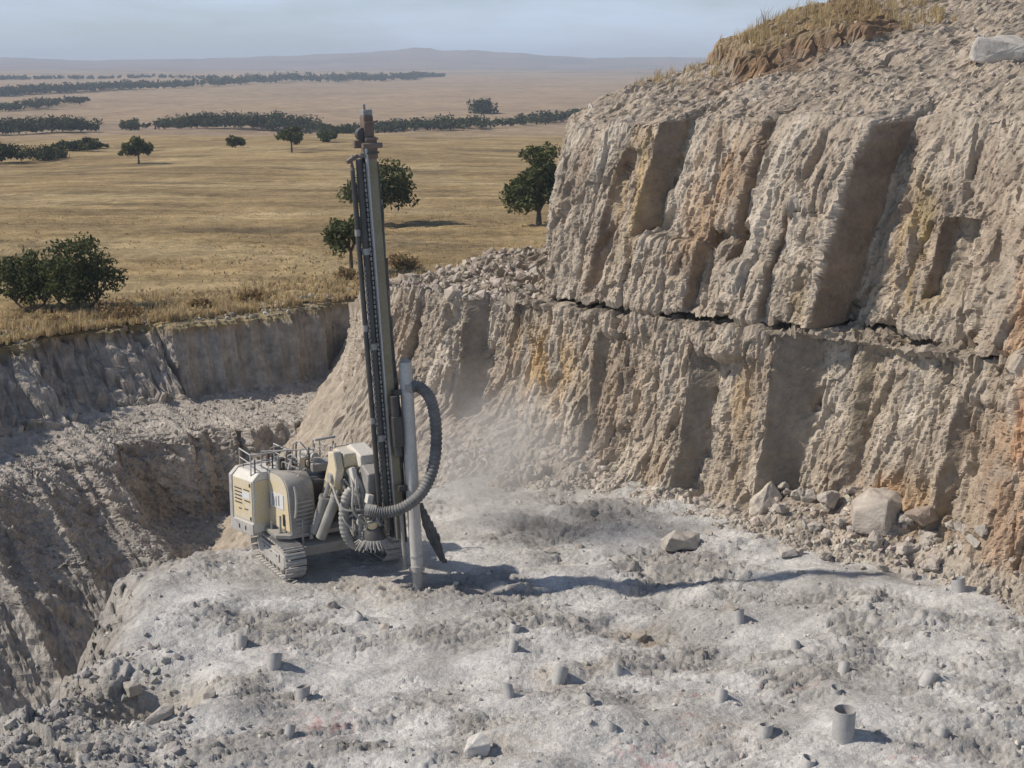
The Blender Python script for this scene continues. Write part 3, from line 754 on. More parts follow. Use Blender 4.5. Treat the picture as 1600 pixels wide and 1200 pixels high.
strew('scree_rubble', 'quarry_cliff', lambda x, y, z: (z > 8.9) & (y < 38) & (x < 14), 1500, 75, 0.03, 0.18, 3.2, (0.40, 0.36, 0.32), 'loose scree stones on top of the upper tier')
strew('pit_rubble', 'quarry_pit_terrain', lambda x, y, z: (z < -4.0) & (x < -3) & (y > 38), 5200, 77, 0.04, 0.24, 3.0, (0.34, 0.32, 0.295), 'loose stones lying down the shaded pit side')
strew('lip_rubble', 'quarry_pit_terrain', lambda x, y, z: (z > -1.3) & (z < -0.2) & (x > -24), 900, 79, 0.08, 0.36, 2.2, (0.38, 0.345, 0.30), 'pale stones along the crumbling edge of the field')

# boulders, each one its own thing
def stone_mesh(name, dims, seed, npts=15, bev=0.06, col=(0.44, 0.41, 0.37), lev=2, rough=0.03):
    rng = random.Random(seed)
    bm = bmesh.new()
    for _ in range(npts):
        d = Vector((rng.uniform(-1, 1), rng.uniform(-1, 1), rng.uniform(-1, 1)))
        m = max(abs(d.x), abs(d.y), abs(d.z)); d = d / m * rng.uniform(0.82, 1.0)
        bm.verts.new((d.x * dims[0] / 2, d.y * dims[1] / 2, (d.z + 1) * dims[2] / 2))
    r = bmesh.ops.convex_hull(bm, input=bm.verts)
    bmesh.ops.delete(bm, geom=[v for v in bm.verts if not v.link_faces], context='VERTS')
    bmesh.ops.dissolve_limit(bm, angle_limit=math.radians(16), verts=bm.verts, edges=bm.edges)
    bmesh.ops.bevel(bm, geom=list(bm.edges), offset=bev * min(dims), segments=2, profile=0.6, affect='EDGES')
    bmesh.ops.triangulate(bm, faces=bm.faces)
    for _ in range(lev):
        le = [e for e in bm.edges if e.calc_length() > 0.12 * min(dims)]
        if le: bmesh.ops.subdivide_edges(bm, edges=le, cuts=1)
        bmesh.ops.triangulate(bm, faces=bm.faces)
    bm.normal_update()
    co = np.array([v.co for v in bm.verts]); k = 3.2 / max(dims)
    dsp = fbm(co[:, 0] * k + co[:, 2] * k, co[:, 1] * k - co[:, 2] * k * 0.7, 4, seed) * rough * max(dims)
    for v, d_ in zip(bm.verts, dsp): v.co += v.normal * float(d_)
    me = bpy.data.meshes.new(name); bm.to_mesh(me); bm.free()
    a = me.attributes.new('tint', 'FLOAT_COLOR', 'POINT')
    n = len(me.vertices); cc = np.ones((n, 4), np.float32); cc[:, :3] = np.array(col)
    cc[:, :3] *= (1 + 0.15 * fbm(co[:, 0] * 4 / max(dims), co[:, 1] * 4 / max(dims) + co[:, 2] * 3, 3, seed + 3))[:, None]
    a.data.foreach_set('color', cc.ravel())
    me.materials.append(M_STONE)
    return me
DG = None
def drop(x, y, zmax=30):
    """height of whatever ground lies under (x, y)"""
    global DG
    if DG is None:
        bpy.context.view_layer.update(); DG = bpy.context.evaluated_depsgraph_get()
    hit, loc, *_ = SC.ray_cast(DG, Vector((x, y, zmax)), Vector((0, 0, -1)))
    return loc.z if hit else 0.0
def boulder(u, v, z, dims, seed, label, rz=0.0, tilt=(0, 0), sink=0.12, name='boulder', group=None, **kw):
    x, y = on_level(u, v, z)
    while z < 2 and drop(x, y) > 1.1: x, y = x - 0.12, y - 0.15
    o = link(name, stone_mesh(name, dims, seed, **kw))
    o.location = (x, y, drop(x, y) - sink * dims[2])
    o.rotation_euler = (tilt[0], tilt[1], rz)
    return tag(o, label, 'boulder', group)
def big_boulder():
    """upright block: a broad pale side to the left, a shaded side to the right, a sloping top"""
    x, y = on_level(1375, 838, 0.25)
    bm = bmesh.new()
    pts = [(-0.52, -0.20, 0), (0.05, -0.46, 0), (0.50, 0.10, 0.05), (0.1, 0.5, 0), (-0.50, 0.30, 0), (-0.50, -0.22, 0.5), (-0.30, -0.10, 0.82), (0.06, -0.36, 0.84), (0.0, -0.50, 0.35), (0.46, 0.05, 0.62), (0.30, 0.32, 0.86), (-0.2, 0.35, 0.92), (-0.52, 0.25, 0.6), (0.52, 0.15, 0.35)]
    for p_ in pts: bm.verts.new(p_)
    bmesh.ops.convex_hull(bm, input=bm.verts)
    bmesh.ops.dissolve_limit(bm, angle_limit=math.radians(10), verts=bm.verts, edges=bm.edges)
    bmesh.ops.bevel(bm, geom=list(bm.edges), offset=0.035, segments=2, profile=0.6, affect='EDGES')
    bmesh.ops.triangulate(bm, faces=bm.faces)
    for _ in range(3):
        le = [e for e in bm.edges if e.calc_length() > 0.07]
        if le: bmesh.ops.subdivide_edges(bm, edges=le, cuts=1)
        bmesh.ops.triangulate(bm, faces=bm.faces)
    bm.normal_update()
    co = np.array([v_.co for v_ in bm.verts])
    dsp = fbm(co[:, 0] * 4 + co[:, 2] * 3, co[:, 1] * 4 - co[:, 2] * 2, 5, 5) * 0.022
    for v_, d_ in zip(bm.verts, dsp): v_.co += v_.normal * float(d_)
    me = bpy.data.meshes.new('boulder'); bm.to_mesh(me); bm.free()
    a = me.attributes.new('tint', 'FLOAT_COLOR', 'POINT')
    cc = np.ones((len(co), 4), np.float32); cc[:, :3] = (0.43, 0.385, 0.34)
    cc[:, :3] *= (1 + 0.12 * fbm(co[:, 0] * 5, co[:, 1] * 5 + co[:, 2] * 4, 3, 8))[:, None]
    a.data.foreach_set('color', cc.ravel()); me.materials.append(M_STONE)
    o = link('boulder', me); o.location = (x, y, drop(x, y) - 0.08); o.rotation_euler = (0, 0, -0.12); o.scale = (1.18, 1.05, 0.92)
    tag(o, 'large upright block of rock standing in the rubble at the cliff foot', 'boulder')
big_boulder()
boulder(1068, 852, 0, (0.98, 0.62, 0.40), 12, 'low flat-topped slab of rock lying alone on the dusty bench', rz=0.35, npts=22, sink=0.1)
boulder(742, 1178, 0, (0.46, 0.40, 0.33), 23, 'small pale stone with a clean top on the near bench', rz=0.5, sink=0.08, col=(0.56, 0.54, 0.51))
_top = boulder(1565, 95, 9.0, (1.5, 1.0, 0.72), 31, 'pale flat boulder perched on the scree above the upper tier', rz=-0.2, col=(0.48, 0.45, 0.41), sink=0.25)
_best = min((abs(at_dist(1565, 92, yy)[2] - drop(at_dist(1565, 92, yy)[0], yy)), yy) for yy in np.arange(28.5, 38, 0.1))[1]
_top.location = (at_dist(1565, 92, _best)[0], _best, drop(at_dist(1565, 92, _best)[0], _best) - 0.2)
boulder(1195, 800, 0.2, (1.05, 0.55, 0.42), 42, 'long pale slab leaning on the talus below the grey smooth face', rz=0.9, tilt=(0.1, -0.35), col=(0.50, 0.45, 0.39), sink=0.2)
boulder(1495, 812, 0.3, (0.75, 0.6, 0.45), 44, 'dark brown rock wedged where rubble meets the stained face', rz=0.4, tilt=(0.2, -0.3), col=(0.33, 0.27, 0.22), sink=0.25)
boulder(1230, 870, 0.0, (0.40, 0.34, 0.24), 47, 'squat grey stone at the front of the rubble heap', rz=0.2, sink=0.2)
RUB = [(1255, 805, .42), (1290, 822, .5), (1240, 838, .3), (1275, 842, .34), (1310, 845, .3), (1330, 820, .34), (1335, 858, .36), (1365, 862, .42), (1395, 848, .32), (1410, 868, .5), (1430, 842, .36), (1440, 868, .38), (1465, 852, .32), (1452, 828, .3), (1480, 868, .3), (1492, 842, .34), (1375, 882, .26), (1420, 888, .3), (1350, 838, .3), (1215, 822, .34),
       (1185, 838, .26), (1160, 822, .28), (1515, 858, .34), (1530, 885, .3), (1545, 850, .3), (1300, 790, .36), (1265, 778, .3), (1460, 885, .42), (1500, 885, .26), (1320, 870, .24), (1130, 812, .22), (1290, 862, .26), (1560, 880, .34), (1385, 832, .28), (1230, 792, .3), (1110, 828, .2), (1345, 880, .2), (1250, 858, .2)]
_rub = [stone_mesh('rubble_stone', (1.0, 0.85, 0.68), 500 + k, npts=13, lev=2, rough=0.06, col=(0.41, 0.375, 0.335)) for k in range(6)]
for k, (u_, v_, s1) in enumerate(RUB):
    rr = random.Random(900 + k)
    x, y = on_level(u_, v_, 0.15)
    while drop(x, y) > 1.1: x, y = x - 0.12, y - 0.15
    o = link('rubble_stone', _rub[k % 6]); o.location = (x, y, drop(x, y) - 0.1 * s1)
    o.rotation_euler = (rr.uniform(-.5, .5), rr.uniform(-.5, .5), rr.uniform(0, 6.3)); o.scale = (s1 * rr.uniform(.8, 1.2), s1, s1 * rr.uniform(.8, 1.1))
    lab = ('angular broken stone of the rubble spread between the long pale slab and the upright block' if u_ < 1330 else
           'angular broken stone of the rubble lying in front of the upright block' if u_ < 1440 else 'angular broken stone of the rubble between the upright block and the orange-stained face')
    tag(o, lab, 'stone', 'stones of the rubble heap at the cliff foot')
CLOD = [(860, 862, .3, 'dark clod on the bench beyond the drill tube'), (1000, 982, .34, 'brown clod half buried in stained ground mid-bench'), (1145, 958, .30, 'grey pointed stone on the middle of the bench'), (600, 978, .24, 'small grey clod in front of the drill rig tracks'),
        (520, 940, .3, 'grey clod just in front of the crawler tracks'), (905, 850, .24, 'small stone near the talus toe beyond the drill'), (1250, 905, .2, 'small stone beyond the mast shadow on the bench'), (250, 1128, .5, 'rock on the lower rim of the yellow-stained hollow'), (200, 1050, .36, 'rock on the upper rim of the yellow-stained hollow'), (285, 1065, .34, 'rock lying inside the yellow-stained hollow'), (330, 1100, .3, 'rough clod beside the yellow-stained hollow')]
for k, (u_, v_, s1, lab) in enumerate(CLOD):
    boulder(u_, v_, 0, (s1, s1 * .8, s1 * .7), 700 + k, lab, rz=k * 1.1, sink=0.3, name='clod', col=(0.40, 0.37, 0.335) if 'brown' not in lab else (0.37, 0.33, 0.275), lev=1)

# ================================================================== DRILL-HOLE SLEEVES
M_PIPE = paint('grey_plastic_sleeve', (0.27, 0.27, 0.275), 0.6, 0.7, (0.43, 0.42, 0.405))
def sleeve_mesh(name, r, h, wall=0.012, seg=28, cut=0.0, seed=0):
    rng = random.Random(seed)
    bm = bmesh.new()
    ro = []
    zs = [(-0.25, r), (h * 0.5, r), (h, r), (h, r - wall), (h * 0.5, r - wall), (-0.1, r - wall)]
    ph = rng.uniform(0, 6.3)
    for (z, rad) in zs:
        ring = []
        for k in range(seg):
            a = 2 * math.pi * k / seg
            zz = z + (cut * math.cos(a + ph) + 0.004 * rng.uniform(-1, 1) if z == h else 0)
            ring.append(bm.verts.new((rad * math.cos(a) * (1 + 0.02 * math.cos(2 * a + ph)), rad * math.sin(a), zz)))
        ro.append(ring)
    for a, b in zip(ro[:-1], ro[1:]):
        for k in range(seg):
            bm.faces.new((a[k], a[(k + 1) % seg], b[(k + 1) % seg], b[k]))
    for f in bm.faces: f.smooth = True
    me = bpy.data.meshes.new(name); bm.to_mesh(me); bm.free(); me.materials.append(M_PIPE)
    me.set_sharp_from_angle(angle=math.radians(40))
    return me
SLEEVES = [  # base pixel in the photograph, radius, height, tilt x, tilt y, label
    (1317, 1146, 0.165, 0.46, 0.00, 0.02, 'tallest grey pipe sleeve, open-topped, standing upright on the near bench'),
    (427, 1038, 0.145, 0.27, 0.05, 0.12, 'short grey pipe sleeve near the bench edge, tilted to one side'),
    (472, 1088, 0.135, 0.23, 0.0, 0.10, 'short grey pipe sleeve nearest the red paint marks'),
    (376, 992, 0.12, 0.20, 0.0, 0.12, 'small grey pipe sleeve farthest out along the bench edge row'),
    (452, 1150, 0.09, 0.14, 0.1, 0.2, 'stubby dark pipe sleeve low in the near rubble below the red paint'),
    (560, 968, 0.12, 0.14, 0.3, 0.35, 'leaning pipe sleeve between the drill rig and the open bench'),
    (803, 985, 0.11, 0.13, 0.2, 0.3, 'dusty pipe sleeve behind its twin on the mid bench in front of the drill tube'),
    (801, 1012, 0.10, 0.18, 0.1, 0.25, 'dusty pipe sleeve in front of its twin on the mid bench'),
    (874, 1050, 0.14, 0.20, 0.0, 0.25, 'dome-like grey sleeve beside an ochre stain on the bench'),
    (795, 1088, 0.10, 0.22, 0.15, -0.15, 'narrow grey pipe sleeve above the small pale stone'),
    (921, 1099, 0.085, 0.15, 0.0, 0.0, 'small dark sleeve, upper one of the pair right of the ochre stain'),
    (955, 1128, 0.105, 0.14, 0.0, 0.1, 'small dark sleeve, lower one of the pair right of the ochre stain'),
    (965, 1044, 0.085, 0.19, 0.0, 0.05, 'slim grey sleeve standing by a brown stained patch mid-bench'),
    (1126, 1090, 0.12, 0.13, 0.2, 0.25, 'low grey sleeve beside a red painted line'),
    (1154, 966, 0.12, 0.22, 0.1, 0.0, 'grey sleeve at the far side of the smooth white dust patch'),
    (1195, 1142, 0.13, 0.18, 0.0, 0.2, 'low grey sleeve beside the tallest pipe sleeve'),
    (1243, 1008, 0.095, 0.16, 0.0, 0.05, 'small grey sleeve in the white dust beside two others'),
    (1312, 1005, 0.11, 0.12, 0.0, 0.1, 'small rough sleeve directly behind two others in line with the tallest'),
    (1318, 1042, 0.11, 0.13, 0.2, 0.3, 'small grey sleeve, middle one in line behind the tallest'),
    (1306, 1076, 0.10, 0.14, 0.0, 0.05, 'small dark sleeve just behind the tallest pipe sleeve'),
    (1452, 1058, 0.14, 0.12, 0.3, 0.7, 'strongly tilted open sleeve showing its dark mouth'),
    (1470, 1138, 0.12, 0.14, 0.1, 0.3, 'half-buried grey sleeve on the near bench by the frame edge'),
    (1497, 922, 0.155, 0.27, 0.0, 0.0, 'pale rounded pipe sleeve near the foot of the stained face'),
    (1443, 975, 0.10, 0.11, 0.2, 0.5, 'low tilted sleeve on the bench below the rubble heap'),
    (1262, 1190, 0.12, 0.12, 0.1, 0.3, 'low buried sleeve at the very front of the bench'),
    (1355, 948, 0.10, 0.16, 0.0, 0.2, 'small grey sleeve between the white dust and the rubble heap'),
]
for k, (u_, v_, r_, h_, tx, ty, lab) in enumerate(SLEEVES):
    x, y = on_level(u_, v_, ground_z(*on_level(u_, v_)))
    o = link('pipe_sleeve', sleeve_mesh('pipe_sleeve', r_ * (1 if k == 0 else 0.85), h_ * (1 if k == 0 else 0.85), cut=0.035 if k else 0.008, seed=k))
    o.location = (x, y, ground_z(x, y) - 0.01); o.rotation_euler = (-abs(tx) - 0.22 * (k > 0), ty, 0.0)
    tag(o, lab, 'pipe sleeve', 'drill-hole sleeves standing in the bench')
# ================================================================== VEGETATION
def leaf_material(name, col, var=0.35, trans=0.25):
    m, nt, b, out = nodes_of(name)
    at = nt.nodes.new('ShaderNodeAttribute'); at.attribute_name = 'tint'
    c = mix(nt, 1.0, at.outputs['Color'], col, 'MULTIPLY')
    nt.links.new(c, b.inputs['Base Color'])
    b.inputs['Roughness'].default_value = 0.75
    b.inputs['Specular IOR Level'].default_value = 0.2
    t = nt.nodes.new('ShaderNodeBsdfTranslucent')
    nt.links.new(c, t.inputs['Color'])
    ms = nt.nodes.new('ShaderNodeMixShader'); ms.inputs[0].default_value = trans
    nt.links.new(b.outputs[0], ms.inputs[1]); nt.links.new(t.outputs[0], ms.inputs[2])
    nt.links.new(ms.outputs[0], out.inputs['Surface'])
    return m
M_LEAF = leaf_material('tree_leaves', (0.080, 0.098, 0.040))
M_LEAF_FAR = leaf_material('far_tree_leaves', (0.050, 0.064, 0.030))
M_GRASS = leaf_material('dry_grass_blades', (0.52, 0.42, 0.25), trans=0.4)
M_BARK = paint('tree_bark', (0.10, 0.08, 0.06), 0.15, 0.9, (0.2, 0.17, 0.13))

def leaf_cloud(centres, radii, n, size, rng, flat=0.8):
    """n small leaf sprays spread through the given clumps; returns verts, quads, tint"""
    cen = np.asarray(centres, float); rad = np.asarray(radii, float)
    w = rad ** 2; k = rng.choice(len(cen), n, p=w / w.sum())
    d = rng.normal(size=(n, 3)); d /= np.linalg.norm(d, axis=1, keepdims=True)
    rr = rng.random(n) ** 0.45
    p = cen[k] + d * (rad[k] * rr)[:, None] * np.array([1, 1, flat])
    R = rand_rot(n, rng)
    s = size * rng.uniform(0.5, 1.3, n)
    q = np.array([(-1, 0, 0), (0, -0.45, 0.1), (1, 0, 0), (0, 0.45, 0.1)], float)
    v = np.einsum('nij,kj->nki', R, q) * s[:, None, None] + p[:, None]
    f = np.arange(n * 4).reshape(n, 4)
    t = (0.65 + 0.7 * rng.random((n, 1))) * np.ones((n, 3)) * np.stack([rng.uniform(0.85, 1.3, n), np.ones(n), rng.uniform(0.7, 1.1, n)], -1)
    return v.reshape(-1, 3), f, np.repeat(t, 4, 0)
class MB:
    def __init__(s): s.v, s.f = [], []
    def add(s, V, Fc):
        b = len(s.v); s.v += [tuple(map(float, p)) for p in V]; s.f += [tuple(b + i for i in f) for f in Fc]; return s
    def box(s, c, d, rot=None):
        x, y, z = (k / 2 for k in d)
        V = [Vector(p) for p in ((-x, -y, -z), (x, -y, -z), (x, y, -z), (-x, y, -z), (-x, -y, z), (x, -y, z), (x, y, z), (-x, y, z))]
        if rot is not None: V = [rot @ p for p in V]
        c = Vector(c)
        return s.add([p + c for p in V], [(0, 3, 2, 1), (4, 5, 6, 7), (0, 1, 5, 4), (1, 2, 6, 5), (2, 3, 7, 6), (3, 0, 4, 7)])
    def beam(s, a, b, w, h, up=(0, 1, 0)):
        """box from a to b; w across 'up', h along 'up'"""
        a, b = Vector(a), Vector(b); d = (b - a); L = d.length; d.normalize()
        u = Vector(up); u = (u - d * u.dot(d)).normalized(); r = d.cross(u)
        R = Matrix((r, u, d)).transposed()
        return s.box((a + b) / 2, (w, h, L), R)
    def tube(s, path, rad, seg=10, caps=True):
        P = [Vector(p) for p in path]; n = len(P)
        R = rad if isinstance(rad, (list, tuple)) else [rad] * n
        T = [(P[min(i + 1, n - 1)] - P[max(i - 1, 0)]).normalized() for i in range(n)]
        u = T[0].orthogonal().normalized(); V = []
        for i in range(n):
            u = (u - T[i] * u.dot(T[i])).normalized(); w = T[i].cross(u)
            V += [P[i] + (u * math.cos(2 * math.pi * k / seg) + w * math.sin(2 * math.pi * k / seg)) * R[i] for k in range(seg)]
        Fc = [(i * seg + k, i * seg + (k + 1) % seg, (i + 1) * seg + (k + 1) % seg, (i + 1) * seg + k) for i in range(n - 1) for k in range(seg)]
        if caps: Fc += [tuple(range(seg))[::-1], tuple((n - 1) * seg + k for k in range(seg))]
        return s.add(V, Fc)
    def prism(s, poly, a, b, axis=1):
        """poly of 2D points extruded along an axis from a to b"""
        def pt(p, t): return {0: (t, p[0], p[1]), 1: (p[0], t, p[1]), 2: (p[0], p[1], t)}[axis]
        n = len(poly)
        V = [pt(p, a) for p in poly] + [pt(p, b) for p in poly]
        return s.add(V, [tuple(range(n)), tuple(range(2 * n - 1, n - 1, -1))] + [(i, n + i, n + (i + 1) % n, (i + 1) % n) for i in range(n)])
    def mesh(s, name, smooth=False, bevel=0.0, ang=35):
        me = bpy.data.meshes.new(name); me.from_pydata(s.v, [], s.f)
        bm = bmesh.new(); bm.from_mesh(me)
        bmesh.ops.recalc_face_normals(bm, faces=bm.faces)
        if bevel:
            es = [e for e in bm.edges if len(e.link_faces) == 2 and e.calc_face_angle(0) > math.radians(30)]
            bmesh.ops.bevel(bm, geom=es, offset=bevel, segments=2, profile=0.5, affect='EDGES', clamp_overlap=True)
        bm.to_mesh(me); bm.free()
        if smooth:
            me.polygons.foreach_set('use_smooth', np.ones(len(me.polygons), bool))
            me.set_sharp_from_angle(angle=math.radians(ang))
        me.update()
        return me
    def build(s, name, mat, parent=None, smooth=False, bevel=0.0, ang=35):
        return link(name, s.mesh(name, smooth, bevel, ang), mat, parent)
def empty(name, loc=(0, 0, 0), rz=0.0):
    o = bpy.data.objects.new(name, None); COL.objects.link(o)
    o.location = loc; o.rotation_euler = (0, 0, rz); o.empty_display_size = 0.3
    return o
def spline(pts, n):
    p = [Vector(q) for q in pts]; p = [p[0] * 2 - p[1]] + p + [p[-1] * 2 - p[-2]]
    out = []
    m = len(p) - 3
    for k in range(n):
        t = k / (n - 1) * m; i = min(int(t), m - 1); t -= i
        a, b, c, d = p[i:i + 4]
        out.append(0.5 * ((2 * b) + (c - a) * t + (2 * a - 5 * b + 4 * c - d) * t * t + (3 * b - a - 3 * c + d) * t ** 3))
    return out
def tree(x, y, h, w, seed, label, leaves=5200, leaf=0.13, lean=0.0, base=0.22, stems=1, dense=0, name='acacia_tree', mat=M_LEAF, group=None, cat='tree', low=0.25):
    rng = np.random.default_rng(seed)
    z = field_z(x, y)
    root = empty(name, (x, y, z - 0.05))
    mb = MB(); cen, rad = [], []
    for st in range(stems):
        a0 = rng.uniform(0, 6.28); ox = 0.16 * w * (st - (stems - 1) / 2)
        fork = Vector((ox * 1.5 + lean * h * base * 1.2, rng.uniform(-.1, .1), h * base * 1.3))
        r0 = 0.035 * h / stems ** 0.4
        mb.tube(spline([(ox * 0.3, 0, -0.1), (ox, 0.03, h * base * 0.6), fork], 6), [r0 * (1.25 - 0.09 * i) for i in range(6)], 8)
        nb = 9
        for b in range(nb):
            a = a0 + b * 2.399 + rng.uniform(-.3, .3)
            el = rng.uniform(0.0, 1.0)
            rr = w * 0.5 * (0.55 + 0.35 * rng.random()) * (1 - 0.35 * el)
            tip = Vector((fork.x + math.cos(a) * rr + lean * h * 0.2, fork.y + math.sin(a) * rr, h * (low + 0.08 + (0.87 - low) * (0.25 + 0.75 * el) * rng.uniform(0.85, 1.0))))
            mid = fork.lerp(tip, 0.5) + Vector((0, 0, 0.06 * h))
            pts = spline([fork, mid, tip], 5)
            mb.tube(pts, [r0 * 0.55 * (1 - 0.2 * i) + 0.006 for i in range(5)], 5)
            for k in range(3):
                c_ = pts[4].lerp(pts[2], 0.33 * k) + Vector(rng.normal(size=3)) * 0.06 * w
                cen.append(c_); rad.append(w * rng.uniform(0.10, 0.19))
    for k in range(int(16 * stems)):      # filling clumps
        a = rng.uniform(0, 6.28); rr = w * 0.5 * rng.random() ** 0.6 * 0.8
        hh = h * (low + 0.15 + (0.80 - low) * rng.random())
        q = 1 - 0.55 * max(0, (hh / h - 0.55) / 0.45) ** 2
        cen.append((math.cos(a) * rr * q + lean * h * 0.2, math.sin(a) * rr * q, hh)); rad.append(w * rng.uniform(0.09, 0.17))
    for k in range(dense):
        cen.append((rng.uniform(-.14, .14) * w, rng.uniform(-.14, .14) * w, h * rng.uniform(0.42, 0.62))); rad.append(w * rng.uniform(0.26, 0.33))
    mb.build('trunk', M_BARK, root, smooth=True)
    v, f, t = leaf_cloud(cen, rad, leaves, leaf, rng)
    link('crown', raw_mesh('crown', v, f, False, t), mat, root)
    tag(root, label, cat, group)
    return root
def at_field(u, v):
    """point where the photograph's sight line meets the field"""
    lo, hi = 40.0, 4000.0
    for _ in range(26):
        mid = math.sqrt(lo * hi); x, y, z = at_dist(u, v, mid)
        if z > field_z(x, y): lo = mid
        else: hi = mid
    return x, y
def tree_at(u, v, hpx, wpx, seed, label, **kw):
    x, y = at_field(u, v); k = math.hypot(x, y) / FPX * 1.02
    tree(x, y, hpx * k, wpx * k, seed, label, leaf=kw.pop('leafpx', 4.0) * k, **kw)
tree_at(122, 484, 106, 116, 11, 'broad dark green tree on the field edge, taller of the touching pair', leaves=5200, base=0.10, stems=3, low=0.05, lean=0.02)
tree_at(48, 484, 88, 88, 12, 'rounded dark green tree on the field edge, smaller of the touching pair', leaves=3800, base=0.10, stems=3, low=0.05)
tree_at(842, 350, 118, 112, 13, 'large round-crowned tree growing beside the upper cliff edge', leaves=9000, base=0.12, low=0.04, stems=1, dense=5)
tree_at(592, 352, 100, 124, 14, 'spreading tree seen directly behind the drill mast', leaves=4200, base=0.2, low=0.22)
tree_at(549, 428, 88, 92, 15, 'small open-crowned tree on a bare trunk left of the drill mast', leaves=2200, base=0.3, low=0.38, leafpx=4.6)
tree_at(217, 256, 38, 48, 16, 'single umbrella-shaped tree standing out in the open field', leaves=1600, base=0.25, low=0.28, leafpx=3.4)
tree_at(456, 238, 37, 42, 17, 'stout lone tree with thick trunk by the far field crest', leaves=1500, base=0.3, low=0.3, leafpx=3.4)
tree_at(368, 231, 17, 32, 18, 'low dark bush beside the far field crest', leaves=700, base=0.12, low=0.1, leafpx=3.2, name='bush', cat='bush')
tree_at(512, 222, 15, 36, 19, 'low bush between the lone stout tree and the mast', leaves=700, base=0.12, low=0.1, leafpx=3.2, name='bush', cat='bush')
tree_at(205, 204, 16, 34, 20, 'dark bush standing apart at the end of the long tree belt', leaves=600, base=0.12, low=0.1, leafpx=3.0, name='bush', cat='bush')
tree_at(137, 237, 20, 26, 21, 'small round bush at the end of the low thicket', leaves=600, base=0.12, low=0.1, leafpx=3.0, name='bush', cat='bush')
tree_at(755, 177, 18, 48, 22, 'dark clump of trees alone on the far tan slope', leaves=1300, dense=6, base=0.1, low=0.05, leafpx=3.0, name='far_tree', mat=M_LEAF_FAR)
tree_at(540, 436, 17, 44, 23, 'grey-brown dry bush at the foot of the small tree', leaves=700, base=0.1, low=0.0, leafpx=3.0, name='bush', cat='bush', mat=leaf_material('dry_bush_leaves', (0.24, 0.18, 0.10)))
tree_at(632, 420, 20, 60, 24, 'dark scrubby bush on the field edge right of the mast', leaves=900, base=0.1, low=0.0, leafpx=3.0, name='bush', cat='bush', mat=bpy.data.materials['dry_bush_leaves'])

for k, (u_, v_, hp_, wp_, lab) in enumerate([(185, 500, 24, 84, 'wide brown dry bush hanging over the field edge below the tree pair'), (95, 512, 16, 50, 'low brown dry bush at the field edge under the tree pair'), (395, 470, 12, 60, 'low tan dry bush on the field edge midway to the mast'), (310, 480, 11, 40, 'small tan dry bush on the field edge above the upright pit face')]):
    tree_at(u_, v_, hp_, wp_, 60 + k, lab, leaves=1100, base=0.1, low=0.0, leafpx=2.8, name='bush', cat='bush', mat=bpy.data.materials['dry_bush_leaves'])
def belt(name, pts, n, hpx, label, seed, leaf_n=70, spread=1.0, lpx=2.6):
    """a far wood that reads as one mass: crowns with gaps along a line on the plain"""
    rng = np.random.default_rng(seed)
    W = np.array([at_field(*p) for p in pts]); H = np.interp(np.arange(len(pts)), np.arange(len(hpx)), hpx) if len(hpx) != len(pts) else np.array(hpx, float)
    n = int(n * 1.5); leaf_n = int(leaf_n * 1.0)
    t = rng.random(n) * (len(pts) - 1)
    xs = np.interp(t, np.arange(len(pts)), W[:, 0]); ys = np.interp(t, np.arange(len(pts)), W[:, 1]); hs = np.interp(t, np.arange(len(pts)), H)
    V, Fc, Tn, b = [], [], [], 0
    for x, y, hp in zip(xs, ys, hs):
        y2 = y * (1 + rng.uniform(0, 0.03) * spread); x2 = x + rng.normal() * hp * y / FPX * 0.6
        k = math.hypot(x2, y2) / FPX; h = hp * k * rng.uniform(0.7, 1.2); z = field_z(x2, y2)
        cs = [(x2 + rng.normal() * h * 0.35, y2 + rng.normal() * h * 0.35, z + h * rng.uniform(0.3, 0.72)) for _ in range(5)]
        v, f, t_ = leaf_cloud(cs, [h * rng.uniform(0.24, 0.36) for _ in cs], leaf_n, lpx * k * 0.95, rng)
        V.append(v); Fc.append(f + b); Tn.append(t_ * rng.uniform(0.7, 1.15)); b += len(v)
    o = link(name, raw_mesh(name, np.vstack(V), np.vstack(Fc), False, np.vstack(Tn)), M_LEAF_FAR)
    tag(o, label, kind='stuff')
belt('thicket', [(-40, 258), (0, 256), (35, 255), (68, 250), (75, 250)], 46, [30, 32, 27, 14, 8], 'dark thicket at the frame edge beside the golden field', 31, 110)
belt('thicket', [(72, 238), (100, 237), (125, 235), (150, 234)], 20, [12, 15, 16, 9], 'low scrub thicket trailing off from the dark thicket', 32, 90)
belt('woodland', [(-40, 212), (0, 211), (60, 210), (100, 208), (133, 206)], 60, [24, 25, 25, 25, 14], 'dense far wood at the frame edge above the thicket', 33, 90)
belt('woodland', [(240, 203), (290, 202), (340, 202), (400, 204), (450, 207), (500, 210), (552, 214)], 130, [16, 22, 27, 28, 25, 20, 14], 'long dark tree belt across the middle of the plain left of the mast', 34, 80)
belt('woodland', [(552, 211), (620, 210), (700, 206), (770, 202), (850, 196), (905, 192), (960, 188)], 130, [14, 17, 20, 17, 17, 18, 18], 'broken tree belt between the mast and the cliff', 35, 70, 2.0)
belt('woodland', [(-40, 176), (0, 174), (50, 170), (90, 165), (130, 160)], 50, [14, 15, 15, 13, 6], 'small far copse at the frame edge on the tan slope', 36, 50)
belt('woodland', [(-40, 152), (0, 150), (100, 146), (200, 141), (320, 136), (420, 131), (560, 128), (640, 125), (692, 120)], 300, [13, 14, 13, 14, 15, 14, 14, 10, 4], 'long blue-green far wood below the hills', 37, 40)
